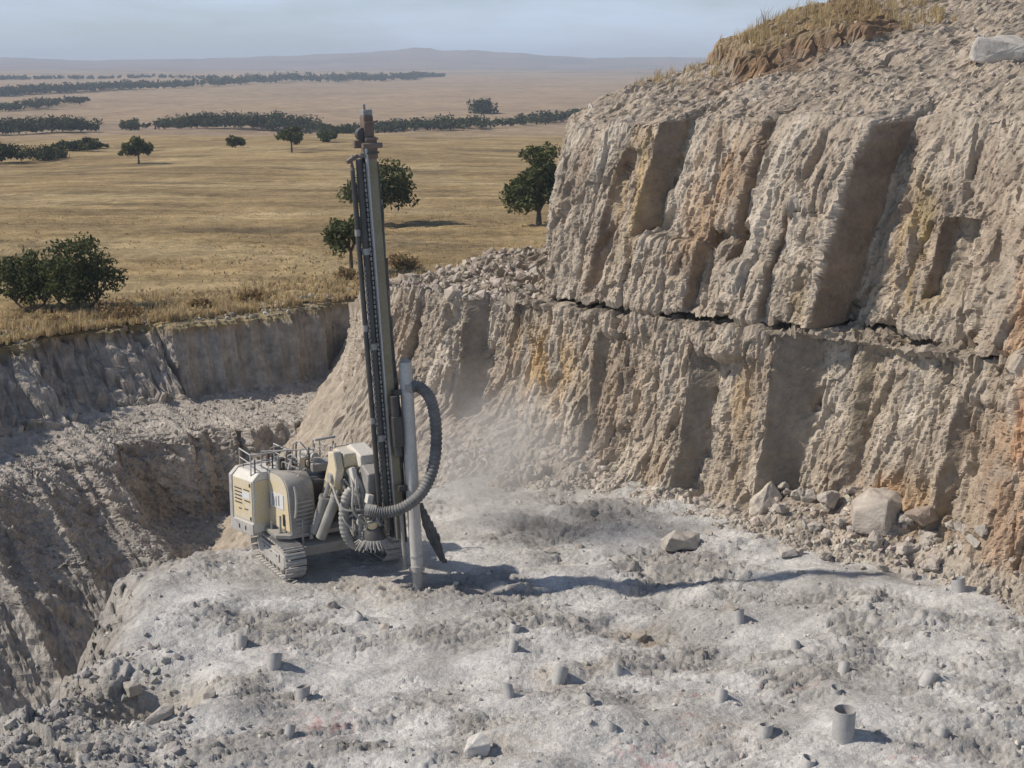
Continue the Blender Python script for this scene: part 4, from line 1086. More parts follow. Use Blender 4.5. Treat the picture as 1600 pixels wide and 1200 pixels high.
belt('woodland', [(-40, 126), (0, 125), (70, 124), (150, 124), (240, 122), (330, 122)], 90, [6, 6, 5, 4, 4, 3], 'thin hazy line of trees under the hills', 38, 24)

def grass_blades(name, pos, hgt, nb, width, label, seed, splay=0.35, wind=0.12):
    rng = np.random.default_rng(seed)
    n = len(pos); k = np.repeat(np.arange(n), nb); m = len(k)
    h = np.asarray(hgt)[k] * rng.uniform(0.55, 1.15, m)
    a = rng.uniform(0, 6.283, m); sp = h * splay * rng.random(m)
    w = np.broadcast_to(np.asarray(width), (n,))[k] * rng.uniform(0.6, 1.2, m)
    r0 = np.asarray(hgt)[k] * 0.16
    b = pos[k] + np.stack([np.cos(a + 1) * r0 * rng.random(m), np.sin(a + 1) * r0 * rng.random(m), -0.03 * np.ones(m)], -1)
    ph = rng.uniform(0, 3.14, m)
    side = np.stack([np.cos(ph), np.sin(ph), np.zeros(m)], -1) * w[:, None] / 2
    mid = b + np.stack([np.cos(a) * sp * 0.35, np.sin(a) * sp * 0.35, h * 0.55], -1)
    tip = b + np.stack([np.cos(a) * sp + wind * h, np.sin(a) * sp, h * rng.uniform(0.85, 1.0, m)], -1)
    V = np.stack([b - side, b + side, mid + side * 0.8, mid - side * 0.8, tip], 1).reshape(-1, 3)
    i = np.arange(m)[:, None] * 5
    Fc = np.concatenate([i + np.array([0, 1, 2]), i + np.array([0, 2, 3]), i + np.array([3, 2, 4])], 0)
    t = rng.uniform(0.6, 1.25, (n, 1))[k] * rng.uniform(0.8, 1.15, (m, 1)) * np.stack([np.ones(m), rng.uniform(0.9, 1.05, m), rng.uniform(0.75, 1.15, m)], -1)
    o = link(name, raw_mesh(name, V, Fc, False, np.repeat(t, 5, 0)), M_GRASS)
    tag(o, label, kind='stuff')
def near_lip(n, lo, hi, seed, rmin=-0.48, rmax=0.06):
    rng = np.random.default_rng(seed)
    r = rng.uniform(rmin, rmax, n); y0 = lip_y(r)
    y = y0 + lo + (hi - lo) * rng.random(n) ** 1.5
    x = r * y
    return np.stack([x, y, field_height(x, y)], -1), rng
p, rng = near_lip(3800, -0.9, 7, 81)
h = 0.16 + 0.28 * rng.random(len(p)) + 0.35 * np.clip(fbm(p[:, 0] * 0.5, p[:, 1] * 0.5, 3, 82), 0, 1)
grass_blades('grass', p, h, 9, 0.035, 'tall golden dry grass along the edge of the field', 83)
p, rng = near_lip(7000, 3, 60, 84, -0.46, 0.10)
keep = fbm(p[:, 0] * 0.06, p[:, 1] * 0.10, 4, 85) > -0.25
p = p[keep]
grass_blades('grass', p, (0.08 + 0.12 * rng.random(len(p))) * np.clip(1.25 - (p[:, 1] - 60) / 90, 0.4, 1), 5, 0.03 + 0.0005 * p[:, 1], 'golden dry grass tussocks covering the open field', 86)
# dry grass on top of the cliff
p, rng = mesh_points('quarry_cliff', lambda x, y, z: (z > 9.9) & (y > 36.7) & (y < 39.8) & (x > 5.9) & (x < 11.0), 420, 87)
grass_blades('grass', p, 0.18 + 0.38 * rng.random(len(p)) ** 1.6, 11, 0.013, 'long dry grass hanging over the brown soil bank on the cliff top', 88, 0.5)
p, rng = mesh_points('quarry_cliff', lambda x, y, z: (z > 8.7) & (y > 37.0) & (y < 42) & (x > 3.4) & (x < 5.8), 90, 89)
grass_blades('grass', p, 0.15 + 0.25 * rng.random(len(p)), 9, 0.016, 'sparse dry grass on the cliff top before the soil bank', 90, 0.5)
# ================================================================== THE DRILL RIG
M_YEL = paint('faded_yellow_paint', (0.60, 0.46, 0.21), 0.7, 0.65, (0.55, 0.51, 0.44), scale=5)
M_CREAM = paint('dusty_cream_paint', (0.60, 0.56, 0.47), 0.5, 0.6, (0.60, 0.58, 0.54))
M_CREAMG = paint('pale_dusty_tube', (0.40, 0.385, 0.36), 0.6, 0.6, (0.50, 0.48, 0.445))
M_GREY = paint('dusty_grey_steel', (0.17, 0.165, 0.155), 0.55, 0.6, (0.36, 0.345, 0.32))
M_PALE = paint('pale_dusty_steel', (0.27, 0.26, 0.25), 0.6, 0.6, (0.47, 0.45, 0.42))
M_DARK = paint('dark_oily_steel', (0.030, 0.028, 0.026), 0.3, 0.5, (0.12, 0.113, 0.104))
M_RUB = paint('black_rubber', (0.045, 0.045, 0.047), 0.4, 0.7, (0.24, 0.235, 0.225))
M_OLIVE = paint('olive_mast_paint', (0.17, 0.14, 0.07), 0.4, 0.5, (0.25, 0.225, 0.18))
M_CHROME = paint('worn_bright_steel', (0.38, 0.38, 0.38), 0.3, 0.4, (0.33, 0.32, 0.30), 0.5)
M_RUST = paint('rusty_steel', (0.12, 0.075, 0.05), 0.3, 0.8, (0.25, 0.22, 0.19))
M_DECAL = paint('white_decal', (0.62, 0.64, 0.66), 0.25, 0.5, (0.55, 0.53, 0.49), scale=9)

rig = empty('drill_rig', (RIG[0], RIG[1], 0.0), math.radians(-60))
tag(rig, 'dusty yellow and grey tracked drill rig with a tall leaning mast', 'drill rig')
GZ = ground_z(RIG[0], RIG[1])
rig.location.z = GZ + 0.02
def part(mb, name, mat, parent=None, **kw):
    return mb.build(name, mat, rig if parent is None else parent, **kw)

# ---- crawler tracks
TL, TR, TW = 0.70, 0.31, 0.44        # half wheelbase, radius of the belt line, shoe width
def belt_points(n):
    per = 4 * TL + 2 * math.pi * TR
    out = []
    for k in range(n):
        s_ = k * per / n
        if s_ < 2 * TL: out.append((-TL + s_, 0.0, 0.0))
        elif s_ < 2 * TL + math.pi * TR:
            a = (s_ - 2 * TL) / TR; out.append((TL + TR * math.sin(a), TR - TR * math.cos(a), -a))
        elif s_ < 4 * TL + math.pi * TR: out.append((TL - (s_ - 2 * TL - math.pi * TR), 2 * TR, math.pi))
        else:
            a = (s_ - 4 * TL - math.pi * TR) / TR; out.append((-TL - TR * math.sin(a), TR + TR * math.cos(a), math.pi - a))
    return out
shoe = MB(); shoe.box((0, 0, 0), (0.118, TW, 0.022)); shoe.box((0.025, 0, -0.024), (0.02, TW * 0.98, 0.028)); shoe.box((-0.035, 0, -0.02), (0.016, TW * 0.98, 0.02))
ME_SHOE = shoe.mesh('track_shoe', bevel=0.004); ME_SHOE.materials.append(M_PALE)
roller = MB(); roller.tube([(0, -0.13, 0), (0, 0.13, 0)], 0.075, 14); roller.tube([(0, -0.155, 0), (0, -0.13, 0)], 0.045, 12)
ME_ROLL = roller.mesh('roller', True); ME_ROLL.materials.append(M_GREY)
for sy in (-1.1, 1.1):
    fr = MB()
    fr.prism([(-0.70, 0.14), (0.66, 0.14), (0.74, 0.26), (0.72, 0.44), (0.52, 0.50), (-0.62, 0.50), (-0.74, 0.36)], sy - 0.15, sy + 0.15)
    fr.box((0.0, sy - 0.165, 0.36), (1.02, 0.03, 0.16)); fr.box((-0.35, sy, 0.535), (0.22, 0.2, 0.06))
    track = part(fr, 'crawler_track', M_PALE, bevel=0.012)
    for (x, z, a) in belt_points(32):
        o = link('track_shoe', ME_SHOE, parent=track); o.location = (x, sy, z + 0.035); o.rotation_euler = (0, a, 0)
    for k in range(6):
        o = link('roller', ME_ROLL, parent=track); o.location = (-0.55 + 0.22 * k, sy, 0.125)
    for x, nm in ((TL, 'idler_wheel'), (-TL, 'drive_sprocket')):
        w_ = MB(); w_.tube([(x, sy - 0.09, TR + 0.035), (x, sy + 0.09, TR + 0.035)], 0.265, 24); w_.tube([(x, sy - 0.14, TR + 0.035), (x, sy + 0.14, TR + 0.035)], 0.12, 16)
        if nm == 'drive_sprocket':
            for t_ in range(14):
                a = t_ * 2 * math.pi / 14
                w_.box((x + 0.275 * math.cos(a), sy, TR + 0.035 + 0.275 * math.sin(a)), (0.05, 0.1, 0.03), Matrix.Rotation(-a, 3, 'Y'))
        part(w_, nm, M_GREY, track, smooth=True)
    for k in (-0.28, 0.10, 0.42):
        b_ = MB(); b_.tube([(k, sy - 0.19, 0.40), (k, sy - 0.178, 0.40)], 0.022, 8); part(b_, 'bolt', M_DARK, track)

# ---- centre frame, axle beam, deck
mb = MB(); mb.box((0.0, 0, 0.47), (0.95, 1.9, 0.26)); mb.prism([(0.40, 0.34), (0.72, 0.38), (0.76, 0.60), (0.40, 0.66)], -0.92, 0.92)
part(mb, 'undercarriage', M_GREY, bevel=0.02)
mb = MB(); mb.tube([(0, 0, 0.6), (0, 0, 0.76)], 0.48, 28); part(mb, 'slew_ring', M_DARK, smooth=True)
mb = MB(); mb.prism([(-0.95, -1.3), (0.45, -1.3), (0.62, -1.05), (0.62, 0.85), (0.30, 1.0), (-0.95, 0.95)], 0.76, 0.84, axis=2)
part(mb, 'deck', M_GREY, bevel=0.01)

# ---- engine housing (rear), turned a little from the tracks like the whole upper works
eng = MB()
W0, W1, X0, X1, Z0, Z1 = -1.66, -0.62, -1.02, -0.24, 0.72, 1.98
eng.prism([(W0, Z0 + 0.02), (W0, Z1 - 0.14), (W0 + 0.16, Z1), (W1, Z1), (W1, Z0 + 0.02)], X0 + 0.07, X1, axis=0)
engine = part(eng, 'engine_housing', M_CREAM, bevel=0.018)
mb = MB(); mb.box(((X0 + X1) / 2 + 0.04, W0 - 0.006, (Z0 + Z1) / 2 + 0.06), (X1 - X0 - 0.13, 0.02, Z1 - Z0 - 0.42)); part(mb, 'side_panel', M_YEL, engine, bevel=0.006)
mb = MB(); mb.box((X1 + 0.006, (W0 + W1) / 2 - 0.02, (Z0 + Z1) / 2 + 0.03), (0.018, W1 - W0 - 0.12, Z1 - Z0 - 0.36)); part(mb, 'front_panel', M_YEL, engine, bevel=0.005)
mb = MB(); mb.box(((X0 + X1) / 2 + 0.03, W0 - 0.012, Z0 + 0.10), (X1 - X0 - 0.06, 0.03, 0.24)); part(mb, 'skirt', M_PALE, engine, bevel=0.008)
mb = MB(); mb.prism([(W0 - 0.02, Z0 - 0.02), (W0 - 0.02, Z1 - 0.12), (W0 + 0.16, Z1 + 0.02), (W1, Z1 + 0.02), (W1, Z0 - 0.02)], X0 - 0.04, X0 + 0.072, axis=0); part(mb, 'rear_cover', M_PALE, engine, bevel=0.02)
for k in range(5):
    mb = MB(); mb.box((-0.73, W0 - 0.018, 1.62 - 0.075 * k), (0.25, 0.012, 0.022)); part(mb, 'louvre', M_DARK, engine)
for k, (x, z, w_) in enumerate([(-0.44, 1.63, 0.20), (-0.42, 1.40, 0.20), (-0.46, 1.22, 0.12), (-0.68, 1.20, 0.10)]):
    mb = MB(); mb.box((x, W0 - 0.018, z), (w_, 0.012, 0.02)); part(mb, 'louvre', M_DARK, engine)
mb = MB(); mb.box((-0.46, W0 - 0.018, 1.51), (0.26, 0.008, 0.13)); part(mb, 'decal', M_DECAL, engine)
for z in (1.05, 1.75):
    mb = MB(); mb.box((-0.315, W0 - 0.022, z), (0.03, 0.02, 0.07)); part(mb, 'hinge', M_DARK, engine)
for x in (-0.72, -0.5): mb = MB(); mb.box((x, W0 - 0.03, 0.82), (0.03, 0.012, 0.09)); part(mb, 'slot', M_DARK, engine)
mb = MB(); mb.tube([(-0.62, -1.0, 1.9), (-0.62, -1.0, 2.22), (-0.70, -1.02, 2.30)], 0.045, 12); part(mb, 'exhaust_pipe', M_RUST, engine, smooth=True)
mb = MB(); mb.tube([(-0.85, -1.45, 1.98), (-0.85, -1.45, 2.10)], 0.008, 6); part(mb, 'aerial', M_DARK, engine)

# ---- hood beside it: yellow side with a rounded front top, grey front
hood = MB()
prof = [(-0.30, 0.84), (-0.30, 2.02), (0.12, 2.02)] + [(0.12 + 0.40 * math.sin(a), 1.62 + 0.40 * math.cos(a)) for a in [i * math.pi / 2 / 8 for i in range(1, 9)]] + [(0.60, 0.84)]
hood.prism(prof, -1.10, -0.52)
hd = part(hood, 'control_housing', M_GREY, bevel=0.012, smooth=True)
prof2 = [(-0.27, 0.90), (-0.27, 1.98), (0.10, 1.98)] + [(0.10 + 0.37 * math.sin(a), 1.62 + 0.36 * math.cos(a)) for a in [i * math.pi / 2 / 8 for i in range(1, 9)]] + [(0.54, 0.90)]
mb = MB(); mb.prism(prof2, -1.115, -1.098); sp = part(mb, 'side_panel', M_YEL, hd)
mb = MB(); mb.box((0.08, -1.122, 1.46), (0.50, 0.012, 0.30)); part(mb, 'decal', M_DECAL, hd)
for k, (x, z, w_, h_) in enumerate([(-0.06, 1.46, 0.05, 0.26), (0.06, 1.44, 0.03, 0.2), (0.16, 1.47, 0.04, 0.22), (-0.20, 1.40, 0.03, 0.34)]):
    mb = MB(); mb.box((x, -1.131, z), (w_, 0.006, h_)); part(mb, 'decal_mark', M_GREY, hd)
for k in range(7):
    mb = MB(); mb.box((0.60 + 0.002 * k, -0.80, 0.98 + 0.085 * k), (0.014, 0.40, 0.02)); part(mb, 'grille_bar', M_PALE, hd)
mb = MB(); mb.box((0.33, -1.125, 1.10), (0.06, 0.02, 0.24)); part(mb, 'latch', M_DARK, hd)
mb = MB(); mb.tube(spline([(0.60, -1.02, 1.85), (0.66, -1.02, 1.65), (0.64, -1.02, 1.35), (0.60, -1.02, 1.2)], 10), 0.028, 8); part(mb, 'hose', M_PALE, hd, smooth=True)

def turn(o, c, deg):
    R_ = Matrix.Translation(c) @ Matrix.Rotation(math.radians(deg), 4, 'Z') @ Matrix.Translation(-Vector(c))
    o.matrix_basis = R_ @ o.matrix_basis
turn(engine, (-0.63, -1.14, 0), 15); turn(hd, (0.15, -0.81, 0), 10)
# ---- inner boxes: oil tank, compressor, cooler, dust collector, all behind the rails
for nm, c, d, m_ in [('hydraulic_tank', (-0.05, -0.18, 1.30), (0.62, 0.58, 0.9), M_DARK), ('compressor', (-0.6, 0.2, 1.30), (0.66, 0.9, 0.9), M_GREY), ('oil_cooler', (-0.1, 0.62, 1.25), (0.6, 0.6, 0.8), M_DARK), ('tool_box', (-0.65, -0.38, 1.95), (0.5, 0.42, 0.26), M_GREY), ('valve_block', (0.34, -0.30, 1.08), (0.22, 0.36, 0.44), M_DARK), ('air_filter', (-0.15, -0.05, 1.98), (0.40, 0.5, 0.18), M_GREY), ('counterweight', (-0.92, 0.15, 1.1), (0.16, 1.3, 0.6), M_CREAM), ('service_cover', (-0.3, 0.45, 1.83), (0.7, 0.8, 0.12), M_PALE)]:
    mb = MB(); mb.box(c, d); part(mb, nm, m_, bevel=0.025)
mb = MB(); mb.tube([(-0.55, -0.25, 2.20), (-0.05, -0.2, 2.20)], 0.085, 16); part(mb, 'muffler', M_PALE, smooth=True)

# ---- guard rails and pipework on top
def rail(pts, r, mat, name='guard_rail'):
    mb = MB(); mb.tube(pts, r, 7); return part(mb, name, mat, smooth=True)
for a, b in [((-0.95, -1.5), (-0.3, -1.5)), ((-0.3, -1.5), (-0.3, -0.6)), ((-0.95, -0.75), (-0.3, -0.7)), ((-0.5, -1.2), (-0.1, -0.2)), ((-0.9, 0.1), (-0.1, 0.15)), ((-0.1, 0.15), (-0.1, 0.75))]:
    zt_ = 2.34
    rail([(a[0], a[1], 1.98), (a[0], a[1], zt_), (b[0], b[1], zt_ + 0.01), (b[0], b[1], 1.9)], 0.016, M_PALE)
    rail([(a[0], a[1], 2.16), (b[0], b[1], 2.165)], 0.012, M_PALE)
for k, (x, y, h_) in enumerate([(-0.28, -1.42, .30), (-0.26, -1.05, .38), (-0.2, -0.95, .34), (0.0, -0.85, .42), (0.02, -0.72, .30), (0.12, -0.6, .5), (-0.35, -0.5, .5), (-0.15, -0.3, .44), (-0.55, 0.1, .5), (-0.3, 0.3, .46)]):
    rail([(x, y, 1.95), (x + 0.01, y, 1.95 + h_)], 0.017, M_RUST if k % 3 == 0 else (M_DARK if k % 3 == 1 else M_PALE), 'standpipe')
rng_ = random.Random(4)
for k in range(20):
    x0, y0 = rng_.uniform(-0.8, 0.2), rng_.uniform(-1.1, 0.3); x1, y1 = x0 + rng_.uniform(0.2, 0.5), y0 + rng_.uniform(-0.35, 0.45); z_ = rng_.uniform(2.05, 2.42)
    rail(spline([(x0, y0, z_ - 0.12), (x0 + 0.04, y0, z_), ((x0 + x1) / 2, (y0 + y1) / 2, z_ + rng_.uniform(-.05, .05)), (x1, y1, z_ - 0.1)], 10), 0.013, M_PALE if k % 2 else M_GREY, 'pipe')
for k, (x, y) in enumerate([(-0.1, -0.92), (0.05, -0.55), (-0.5, -0.62)]):
    mb = MB(); mb.box((x, y, 2.12), (0.12, 0.12, 0.3)); part(mb, 'lamp_box', (M_DARK, M_YEL, M_GREY)[k], bevel=0.02)
mb = MB(); mb.tube([(-0.3, -0.1, 2.48), (-0.3, 0.35, 2.5)], 0.03, 8); part(mb, 'canopy_bar', M_PALE, smooth=True)

# ---- boom: yellow arm and head, lift cylinders, links
mb = MB(); mb.prism([(0.10, 1.30), (0.30, 1.05), (1.02, 2.20), (1.45, 2.34), (1.42, 2.60), (0.96, 2.62), (0.72, 2.46)], -0.20, 0.10)
boom = part(mb, 'boom', M_YEL, bevel=0.03)
mb = MB(); mb.prism([(0.95, 2.30), (1.30, 2.26), (1.66, 2.36), (1.64, 2.58), (1.10, 2.70), (0.90, 2.60)], 0.06, 0.42); part(mb, 'boom_head', M_CREAM, boom, bevel=0.03)
mb = MB(); mb.prism([(1.12, 1.92), (1.34, 1.86), (1.50, 2.30), (1.36, 2.66), (1.08, 2.60)], -0.40, -0.22); part(mb, 'boom_lug', M_YEL, boom, bevel=0.03)
mb = MB(); mb.tube([(1.26, -0.46, 2.12), (1.26, 0.2, 2.12)], 0.10, 16); part(mb, 'pivot_pin', M_PALE, boom, smooth=True)
for (a, b, c_) in [((0.86, -0.50, 0.78), (1.14, -0.24, 1.72), (1.26, -0.12, 2.12)), ((0.70, -0.56, 0.86), (0.92, -0.40, 1.64), (1.06, -0.30, 2.14))]:
    mb = MB(); mb.tube([a, b], 0.105, 16); mb.tube([Vector(b) - (Vector(b) - Vector(a)).normalized() * 0.08, b], 0.122, 16)
    cy = part(mb, 'lift_cylinder', M_GREY, smooth=True)
    mb = MB(); mb.tube([b, c_], 0.05, 12); part(mb, 'piston_rod', M_CHROME, cy, smooth=True)
mb = MB(); mb.prism([(1.30, 1.40), (1.62, 1.30), (1.95, 1.62), (2.02, 2.30), (1.70, 2.42), (1.40, 2.10)], 0.05, 0.34); part(mb, 'feed_bracket', M_GREY, bevel=0.03)
mb = MB(); mb.tube([(1.45, -0.10, 2.30), (1.70, 0.06, 1.90), (1.86, 0.16, 1.42)], 0.085, 14); part(mb, 'tilt_cylinder', M_CREAM, smooth=True)
mb = MB(); mb.prism([(1.50, 1.75), (1.72, 1.62), (1.80, 2.02), (1.62, 2.38), (1.48, 2.30)], -0.14, -0.04); part(mb, 'link_plate', M_CREAM, bevel=0.02)
mb = MB(); mb.tube([(1.72, -0.18, 1.78), (1.72, 0.40, 1.78)], 0.12, 16); part(mb, 'swing_motor', M_PALE, smooth=True)
mb = MB(); mb.box((1.55, 0.30, 1.0), (0.4, 0.8, 0.16)); mb.box((1.75, 0.05, 1.22), (0.22, 0.3, 0.5)); part(mb, 'feed_cradle', M_GREY, bevel=0.03)

# ---- feed mast: all pieces run along one leaning axis
MZ0, MZ1 = 1.0, 8.55
def ax(z, dy=0.0, dx=0.0):
    return Vector((2.20 + dx, 0.60 - 0.0615 * (z - 1.0) + dy, z))
mast_b = MB(); mast_b.beam(ax(MZ0), ax(MZ1), 0.24, 0.17)
mast = part(mast_b, 'feed_mast', M_OLIVE, bevel=0.008)
for nm, dy, dx, w_, h_, m_, z0, z1 in [('guide_rail', -0.105, 0.10, 0.07, 0.035, M_CHROME, MZ0, MZ1), ('guide_rail', 0.105, 0.05, 0.10, 0.04, M_DARK, MZ0 - 0.1, MZ1 - 0.25), ('guide_rail', -0.125, -0.06, 0.10, 0.05, M_DARK, MZ0, MZ1 - 0.1)]:
    mb = MB(); mb.beam(ax(z0, dy, dx), ax(z1, dy, dx), w_, h_); part(mb, nm, m_, mast, bevel=0.004)
for k in range(9):
    z = 1.6 + 0.85 * k
    mb = MB(); mb.beam(ax(z, -0.36, -0.02), ax(z, -0.10, -0.02), 0.05, 0.05, (0, 0, 1)) if k % 2 == 0 else mb.beam(ax(z, 0.09, 0.02), ax(z, 0.16, 0.02), 0.06, 0.10, (0, 0, 1))
    part(mb, 'clamp', M_GREY, mast)
for nm, dy, dx, r_, z0, z1 in [('drill_rod', -0.365, 0.0, 0.042, 1.55, 8.15), ('drill_rod', -0.235, 0.03, 0.062, 1.2, 8.35), ('drill_rod', -0.30, -0.12, 0.045, 1.5, 7.9)]:
    mb = MB(); n_ = 9; mb.tube([ax(z0 + (z1 - z0) * i / n_, dy, dx) for i in range(n_ + 1)], r_, 12); rod = part(mb, nm, M_DARK, mast, smooth=True)
    for z in (z0 + 1.8, z0 + 3.6, z0 + 5.4):
        mb = MB(); mb.tube([ax(z, dy, dx), ax(z + 0.12, dy, dx)], r_ * 1.22, 12); part(mb, 'coupling', M_GREY, rod, smooth=True)
mb = MB(); mb.tube([ax(8.15, -0.365), ax(8.33, -0.365)], [0.05, 0.012], 10); part(mb, 'rod_tip', M_RUST, mast)
# crown block with sheave at the top
mb = MB(); mb.beam(ax(8.35, 0.0), ax(8.75, 0.0), 0.27, 0.23); mb.beam(ax(8.75, -0.01), ax(9.14, -0.01), 0.2, 0.19); crown = part(mb, 'crown_block', M_RUST, mast, bevel=0.02)
mb = MB(); mb.beam(ax(9.14, -0.01), ax(9.24, -0.01), 0.18, 0.18); mb.beam(ax(9.22, -0.04), ax(9.34, -0.04), 0.04, 0.05); part(mb, 'crown_cap', M_GREY, crown, bevel=0.01)
mb = MB(); mb.tube([ax(8.80, -0.12, 0.06), ax(8.80, -0.12, -0.06)], 0.12, 20); part(mb, 'sheave', M_DARK, crown, smooth=True)
mb = MB(); mb.tube([ax(8.6, -0.20, 0.16), ax(8.6, 0.18, 0.16)], 0.05, 12); mb.beam(ax(8.62, -0.30), ax(8.62, -0.12), 0.08, 0.14, (0, 0, 1)); part(mb, 'sheave_bracket', M_RUST, crown)
for z in (8.45, 8.70, 9.0): mb = MB(); mb.beam(ax(z, 0.0, 0.165), ax(z + 0.035, 0.0, 0.165), 0.02, 0.24); part(mb, 'crown_rib', M_DARK if z < 8.6 else M_RUST, crown)
mb = MB(); mb.beam(ax(8.30, -0.46), ax(8.42, -0.24), 0.07, 0.07, (0, 0, 1)); part(mb, 'rod_gripper', M_RUST, mast)
# rotation head low on the mast, drive chains, hoses
mb = MB(); mb.beam(ax(2.9, 0.02, 0.2), ax(3.5, 0.02, 0.2), 0.22, 0.18); mb.tube([ax(2.7, 0.02, 0.22), ax(3.9, 0.02, 0.22)], 0.08, 14); part(mb, 'rotation_head', M_DARK, mast, bevel=0.01)
def links(z0, z1, dy, dx, name='drive_chain'):
    mb = MB(); n_ = int((z1 - z0) / 0.09); r2 = random.Random(int(dy * 100))
    for i in range(n_):
        z = z0 + (z1 - z0) * i / n_
        mb.beam(ax(z, dy + r2.uniform(-.006, .006), dx), ax(z + 0.065, dy, dx), 0.035 if i % 2 else 0.018, 0.018 if i % 2 else 0.035)
    part(mb, name, M_GREY, mast)
links(1.6, 8.3, -0.165, 0.08); links(1.7, 6.4, -0.30, 0.05)
for k in range(5):
    r2 = random.Random(40 + k); pts = []
    for i in range(22):
        z = 1.5 + (7.6 - 1.1 * k - 1.5) * i / 21
        pts.append(ax(z, 0.17 + 0.030 * k * (1 - i / 26) + 0.02 * math.sin(z * 1.9 + k) + r2.uniform(-.006, .006), 0.03 * (k % 3 - 1)))
    mb = MB(); mb.tube(pts, 0.020 + 0.004 * (k % 2), 7); part(mb, 'hydraulic_hose', M_RUB, mast, smooth=True)

# ---- dust tube beside the mast, down to the collar of the hole
t0, t1 = Vector((2.50, 0.83, 0.42)), Vector((2.36, 0.72, 4.52))
def tb(f): return t0.lerp(t1, f)
mb = MB(); mb.tube([tb(0), tb(0.02), tb(0.5), tb(0.97), tb(1.0)], [0.135, 0.127, 0.127, 0.127, 0.118], 24); tube_p = part(mb, 'dust_tube', M_CREAMG, smooth=True)
for fa, fb, rr_ in [(-0.015, 0.012, 0.155), (0.055, 0.066, 0.138), (0.86, 0.875, 0.138)]:
    mb = MB(); mb.tube([tb(fa), tb(fb)], rr_, 24); part(mb, 'collar', M_PALE, tube_p, smooth=True)
mb = MB(); mb.tube([(2.515, 0.842, -0.25 - GZ), tb(0.0)], 0.10, 20); part(mb, 'casing', M_PALE, tube_p, smooth=True)
mb = MB(); mb.tube([tb(1.0), tb(1.02)], [0.11, 0.03], 16); part(mb, 'cap', M_GREY, tube_p)
for fa in (0.86, 0.40):
    mb = MB(); mb.beam(tb(fa) + Vector((0, -0.3, 0)), tb(fa), 0.08, 0.11, (0, 0, 1)); part(mb, 'bracket', M_DARK, tube_p)
mb = MB(); mb.tube([(2.42, 0.62, 0.42), (2.36, 0.56, 1.7)], 0.04, 12); mb.tube([(2.42, 0.62, 0.40), (2.42, 0.62, 0.47)], 0.055, 12); part(mb, 'guide_rod', M_GREY, smooth=True)

def corrugated(path, r, n, name, mat, parent=None, depth=0.17):
    pts = spline(path, n * 4); rad = [r * (1.0, 1.0 - depth * 0.4, 1 - depth, 1 - depth * 0.4)[i % 4] for i in range(len(pts))]
    mb = MB(); mb.tube(pts, rad, 18); return part(mb, name, mat, parent, smooth=True, ang=80)
sh = corrugated([(2.42, 0.74, 4.02), (2.50, 0.94, 4.03), (2.60, 1.14, 3.75), (2.68, 1.20, 3.15), (2.74, 1.10, 2.50), (2.76, 0.84, 2.03), (2.70, 0.48, 1.76), (2.52, 0.14, 1.66), (2.34, -0.10, 1.70)], 0.120, 58, 'suction_hose', M_RUB)
mb = MB(); mb.tube([(2.40, 0.68, 4.02), (2.44, 0.80, 4.03)], 0.12, 18); part(mb, 'hose_clamp', M_GREY, sh, smooth=True)
mb = MB(); mb.tube([(2.42, 0.02, 1.68), (2.30, -0.16, 1.71)], 0.115, 18); part(mb, 'hose_clamp', M_GREY, sh, smooth=True)
corrugated([(1.62, -0.04, 1.92), (1.62, -0.22, 1.84), (1.62, -0.31, 1.5), (1.62, -0.29, 1.08), (1.64, -0.12, 0.80), (1.66, 0.06, 0.82)], 0.105, 24, 'dust_hose', M_GREY)
corrugated([(1.80, 0.28, 1.46), (1.86, 0.10, 1.30), (1.90, 0.02, 1.02)], 0.10, 9, 'dust_hose', M_RUB)
for k in range(7):
    r2 = random.Random(70 + k); y0 = -0.2 + 0.1 * k
    mb = MB(); mb.tube(spline([(1.55, y0 * 0.6, 2.2), (1.85, y0, 1.9 + r2.uniform(-.1, .1)), (1.98, y0 + r2.uniform(-.1, .1), 1.55), (2.06, 0.25 + r2.uniform(-.15, .15), 1.25 + r2.uniform(-.2, .2))], 14), 0.026, 8); part(mb, 'hydraulic_hose', M_RUB if k % 2 else M_GREY, smooth=True)
for k in range(16):
    r2 = random.Random(170 + k)
    a_ = Vector((r2.uniform(1.0, 1.7), r2.uniform(-0.45, 0.35), r2.uniform(1.5, 2.3))); b_ = Vector((r2.uniform(1.6, 2.1), r2.uniform(-0.3, 0.5), r2.uniform(0.85, 1.6)))
    m_ = a_.lerp(b_, 0.5) + Vector((r2.uniform(.05, .3), r2.uniform(-.3, .15), r2.uniform(-.35, .05)))
    mb = MB(); mb.tube(spline([a_, m_, b_], 14), r2.uniform(0.014, 0.034), 8); part(mb, 'hydraulic_hose', (M_RUB, M_GREY, M_DARK, M_PALE)[k % 4], smooth=True)
for k in range(10):
    r2 = random.Random(270 + k); mb = MB(); mb.box((r2.uniform(1.3, 2.05), r2.uniform(-0.2, 0.5), r2.uniform(1.1, 2.2)), (r2.uniform(.08, .2), r2.uniform(.08, .2), r2.uniform(.08, .22)), Matrix.Rotation(r2.uniform(-.5, .5), 3, 'X'))
    part(mb, 'valve', (M_GREY, M_DARK, M_CREAM, M_RUST, M_PALE)[k % 5], bevel=0.012)
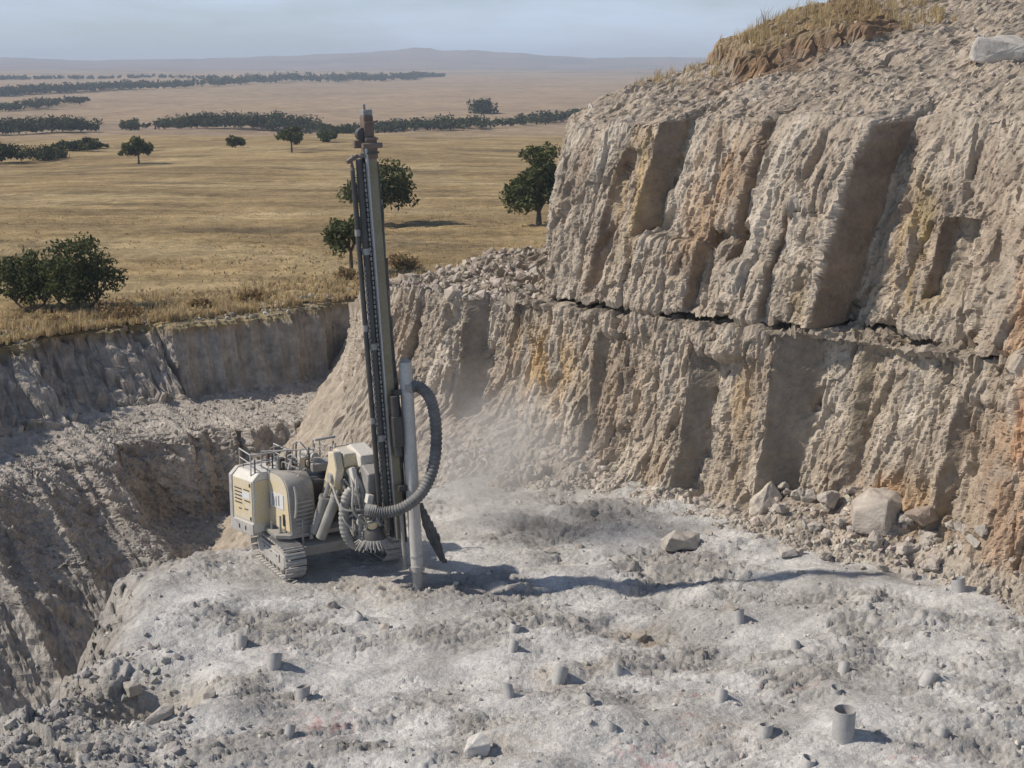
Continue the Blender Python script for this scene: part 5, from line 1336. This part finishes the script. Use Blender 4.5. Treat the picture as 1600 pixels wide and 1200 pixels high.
# bristle skirt of the dust hood
hood_mb = MB(); hood_mb.tube([(2.0, 0.16, 0.92), (2.0, 0.16, 1.06), (1.98, 0.18, 1.24)], [0.25, 0.23, 0.15], 20); dh = part(hood_mb, 'dust_hood', M_DARK, smooth=True)
mb = MB()
for k in range(54):
    a = 2 * math.pi * k / 54; r2 = random.Random(k); c_, s2 = math.cos(a), math.sin(a)
    mb.tube([(2.0 + 0.23 * c_, 0.16 + 0.24 * s2, 1.0), (2.0 + (0.30 + r2.uniform(0, .08)) * c_, 0.16 + (0.33 + r2.uniform(0, .08)) * s2, 0.86 + r2.uniform(-.08, .05))], [0.02, 0.012], 5)
br = part(mb, 'bristle_skirt', M_GREY, dh)
mb = MB(); mb.tube([(2.02, 0.14, 1.14), (2.06, 0.10, 1.36)], 0.10, 14); part(mb, 'hood_neck', M_YEL, dh, smooth=True)
# torn rubber flaps trailing on the far side
for k in range(6):
    r2 = random.Random(90 + k); y0 = 1.30 + 0.07 * k; z0 = 1.45 - 0.14 * k
    pts = spline([(1.75, y0, z0), (1.76, y0 + 0.05, z0 - 0.25), (1.78 + r2.uniform(-.05, .05), y0 + 0.10, z0 - 0.5), (1.8, y0 + 0.2, max(0.12, z0 - 0.85))], 9)
    mb = MB(); mb.tube(pts, [0.05, 0.06, 0.045, 0.06, 0.05, 0.06, 0.04, 0.05, 0.02], 7); part(mb, 'rubber_flap', M_RUB)
# step, chains and rods hanging at the near side
for k, (x, y, z0, z1) in enumerate([(0.02, -1.22, 0.60, 1.0), (0.60, -0.78, 0.55, 1.15), (0.66, -0.62, 0.72, 1.0), (0.36, -1.16, 0.78, 1.2)]):
    mb = MB(); mb.tube([(x, y, z0), (x + 0.01, y, z1)], 0.024, 8); mb.tube([(x, y, z0), (x, y, z0 + 0.1)], 0.042, 8); part(mb, 'support_jack', M_GREY, smooth=True)

# ================================================================== AIR
dust_mb = MB()
def dust_cloud(name, c, rad, dens, label, seed):
    bm = bmesh.new(); bmesh.ops.create_icosphere(bm, subdivisions=3, radius=1.0)
    me = bpy.data.meshes.new(name); bm.to_mesh(me); bm.free()
    o = link(name, me); o.location = c; o.scale = rad
    m = bpy.data.materials.new(name); m.use_nodes = True; nt = m.node_tree
    for n in list(nt.nodes): nt.nodes.remove(n)
    out = nt.nodes.new('ShaderNodeOutputMaterial'); pv = nt.nodes.new('ShaderNodeVolumePrincipled')
    pv.inputs['Color'].default_value = (0.93, 0.91, 0.88, 1); pv.inputs['Anisotropy'].default_value = 0.2
    tc = nt.nodes.new('ShaderNodeTexCoord')
    ln = nt.nodes.new('ShaderNodeVectorMath'); ln.operation = 'LENGTH'; nt.links.new(tc.outputs['Object'], ln.inputs[0])
    fall = mrange(nt, ln.outputs['Value'], 0.15, 1.0, 1.0, 0.0)
    pw = nt.nodes.new('ShaderNodeMath'); pw.operation = 'POWER'; pw.inputs[1].default_value = 1.7; nt.links.new(fall, pw.inputs[0])
    nz = noise(nt, 2.2, 4, 0.6, tc.outputs['Object'])
    nn = mrange(nt, nz, 0.36, 0.66, 0.1, 1.5)
    m1 = nt.nodes.new('ShaderNodeMath'); m1.operation = 'MULTIPLY'; nt.links.new(pw.outputs[0], m1.inputs[0]); nt.links.new(nn, m1.inputs[1])
    m2 = nt.nodes.new('ShaderNodeMath'); m2.operation = 'MULTIPLY'; m2.inputs[1].default_value = dens; nt.links.new(m1.outputs[0], m2.inputs[0])
    nt.links.new(m2.outputs[0], pv.inputs['Density']); nt.links.new(pv.outputs[0], out.inputs['Volume'])
    me.materials.append(m)
    return tag(o, label, kind='stuff')
dust_cloud('dust', (-0.4, 30.3, 1.5), (2.9, 2.3, 2.7), 0.75, 'pale drilling dust drifting beside the mast foot', 1)

hz = MB(); hz.box((0, 3900, 40), (12200, 9400, 122))
haze = link('haze', hz.mesh('haze'))
mh = bpy.data.materials.new('haze'); mh.use_nodes = True; nt = mh.node_tree
for n in list(nt.nodes): nt.nodes.remove(n)
out = nt.nodes.new('ShaderNodeOutputMaterial'); pv = nt.nodes.new('ShaderNodeVolumePrincipled')
pv.inputs['Color'].default_value = (0.66, 0.80, 1.0, 1); pv.inputs['Density'].default_value = 0.00022; pv.inputs['Anisotropy'].default_value = 0.0
nt.links.new(pv.outputs[0], out.inputs['Volume']); haze.data.materials.append(mh)
tag(haze, 'thin blue summer haze filling the air over the plain', kind='stuff')
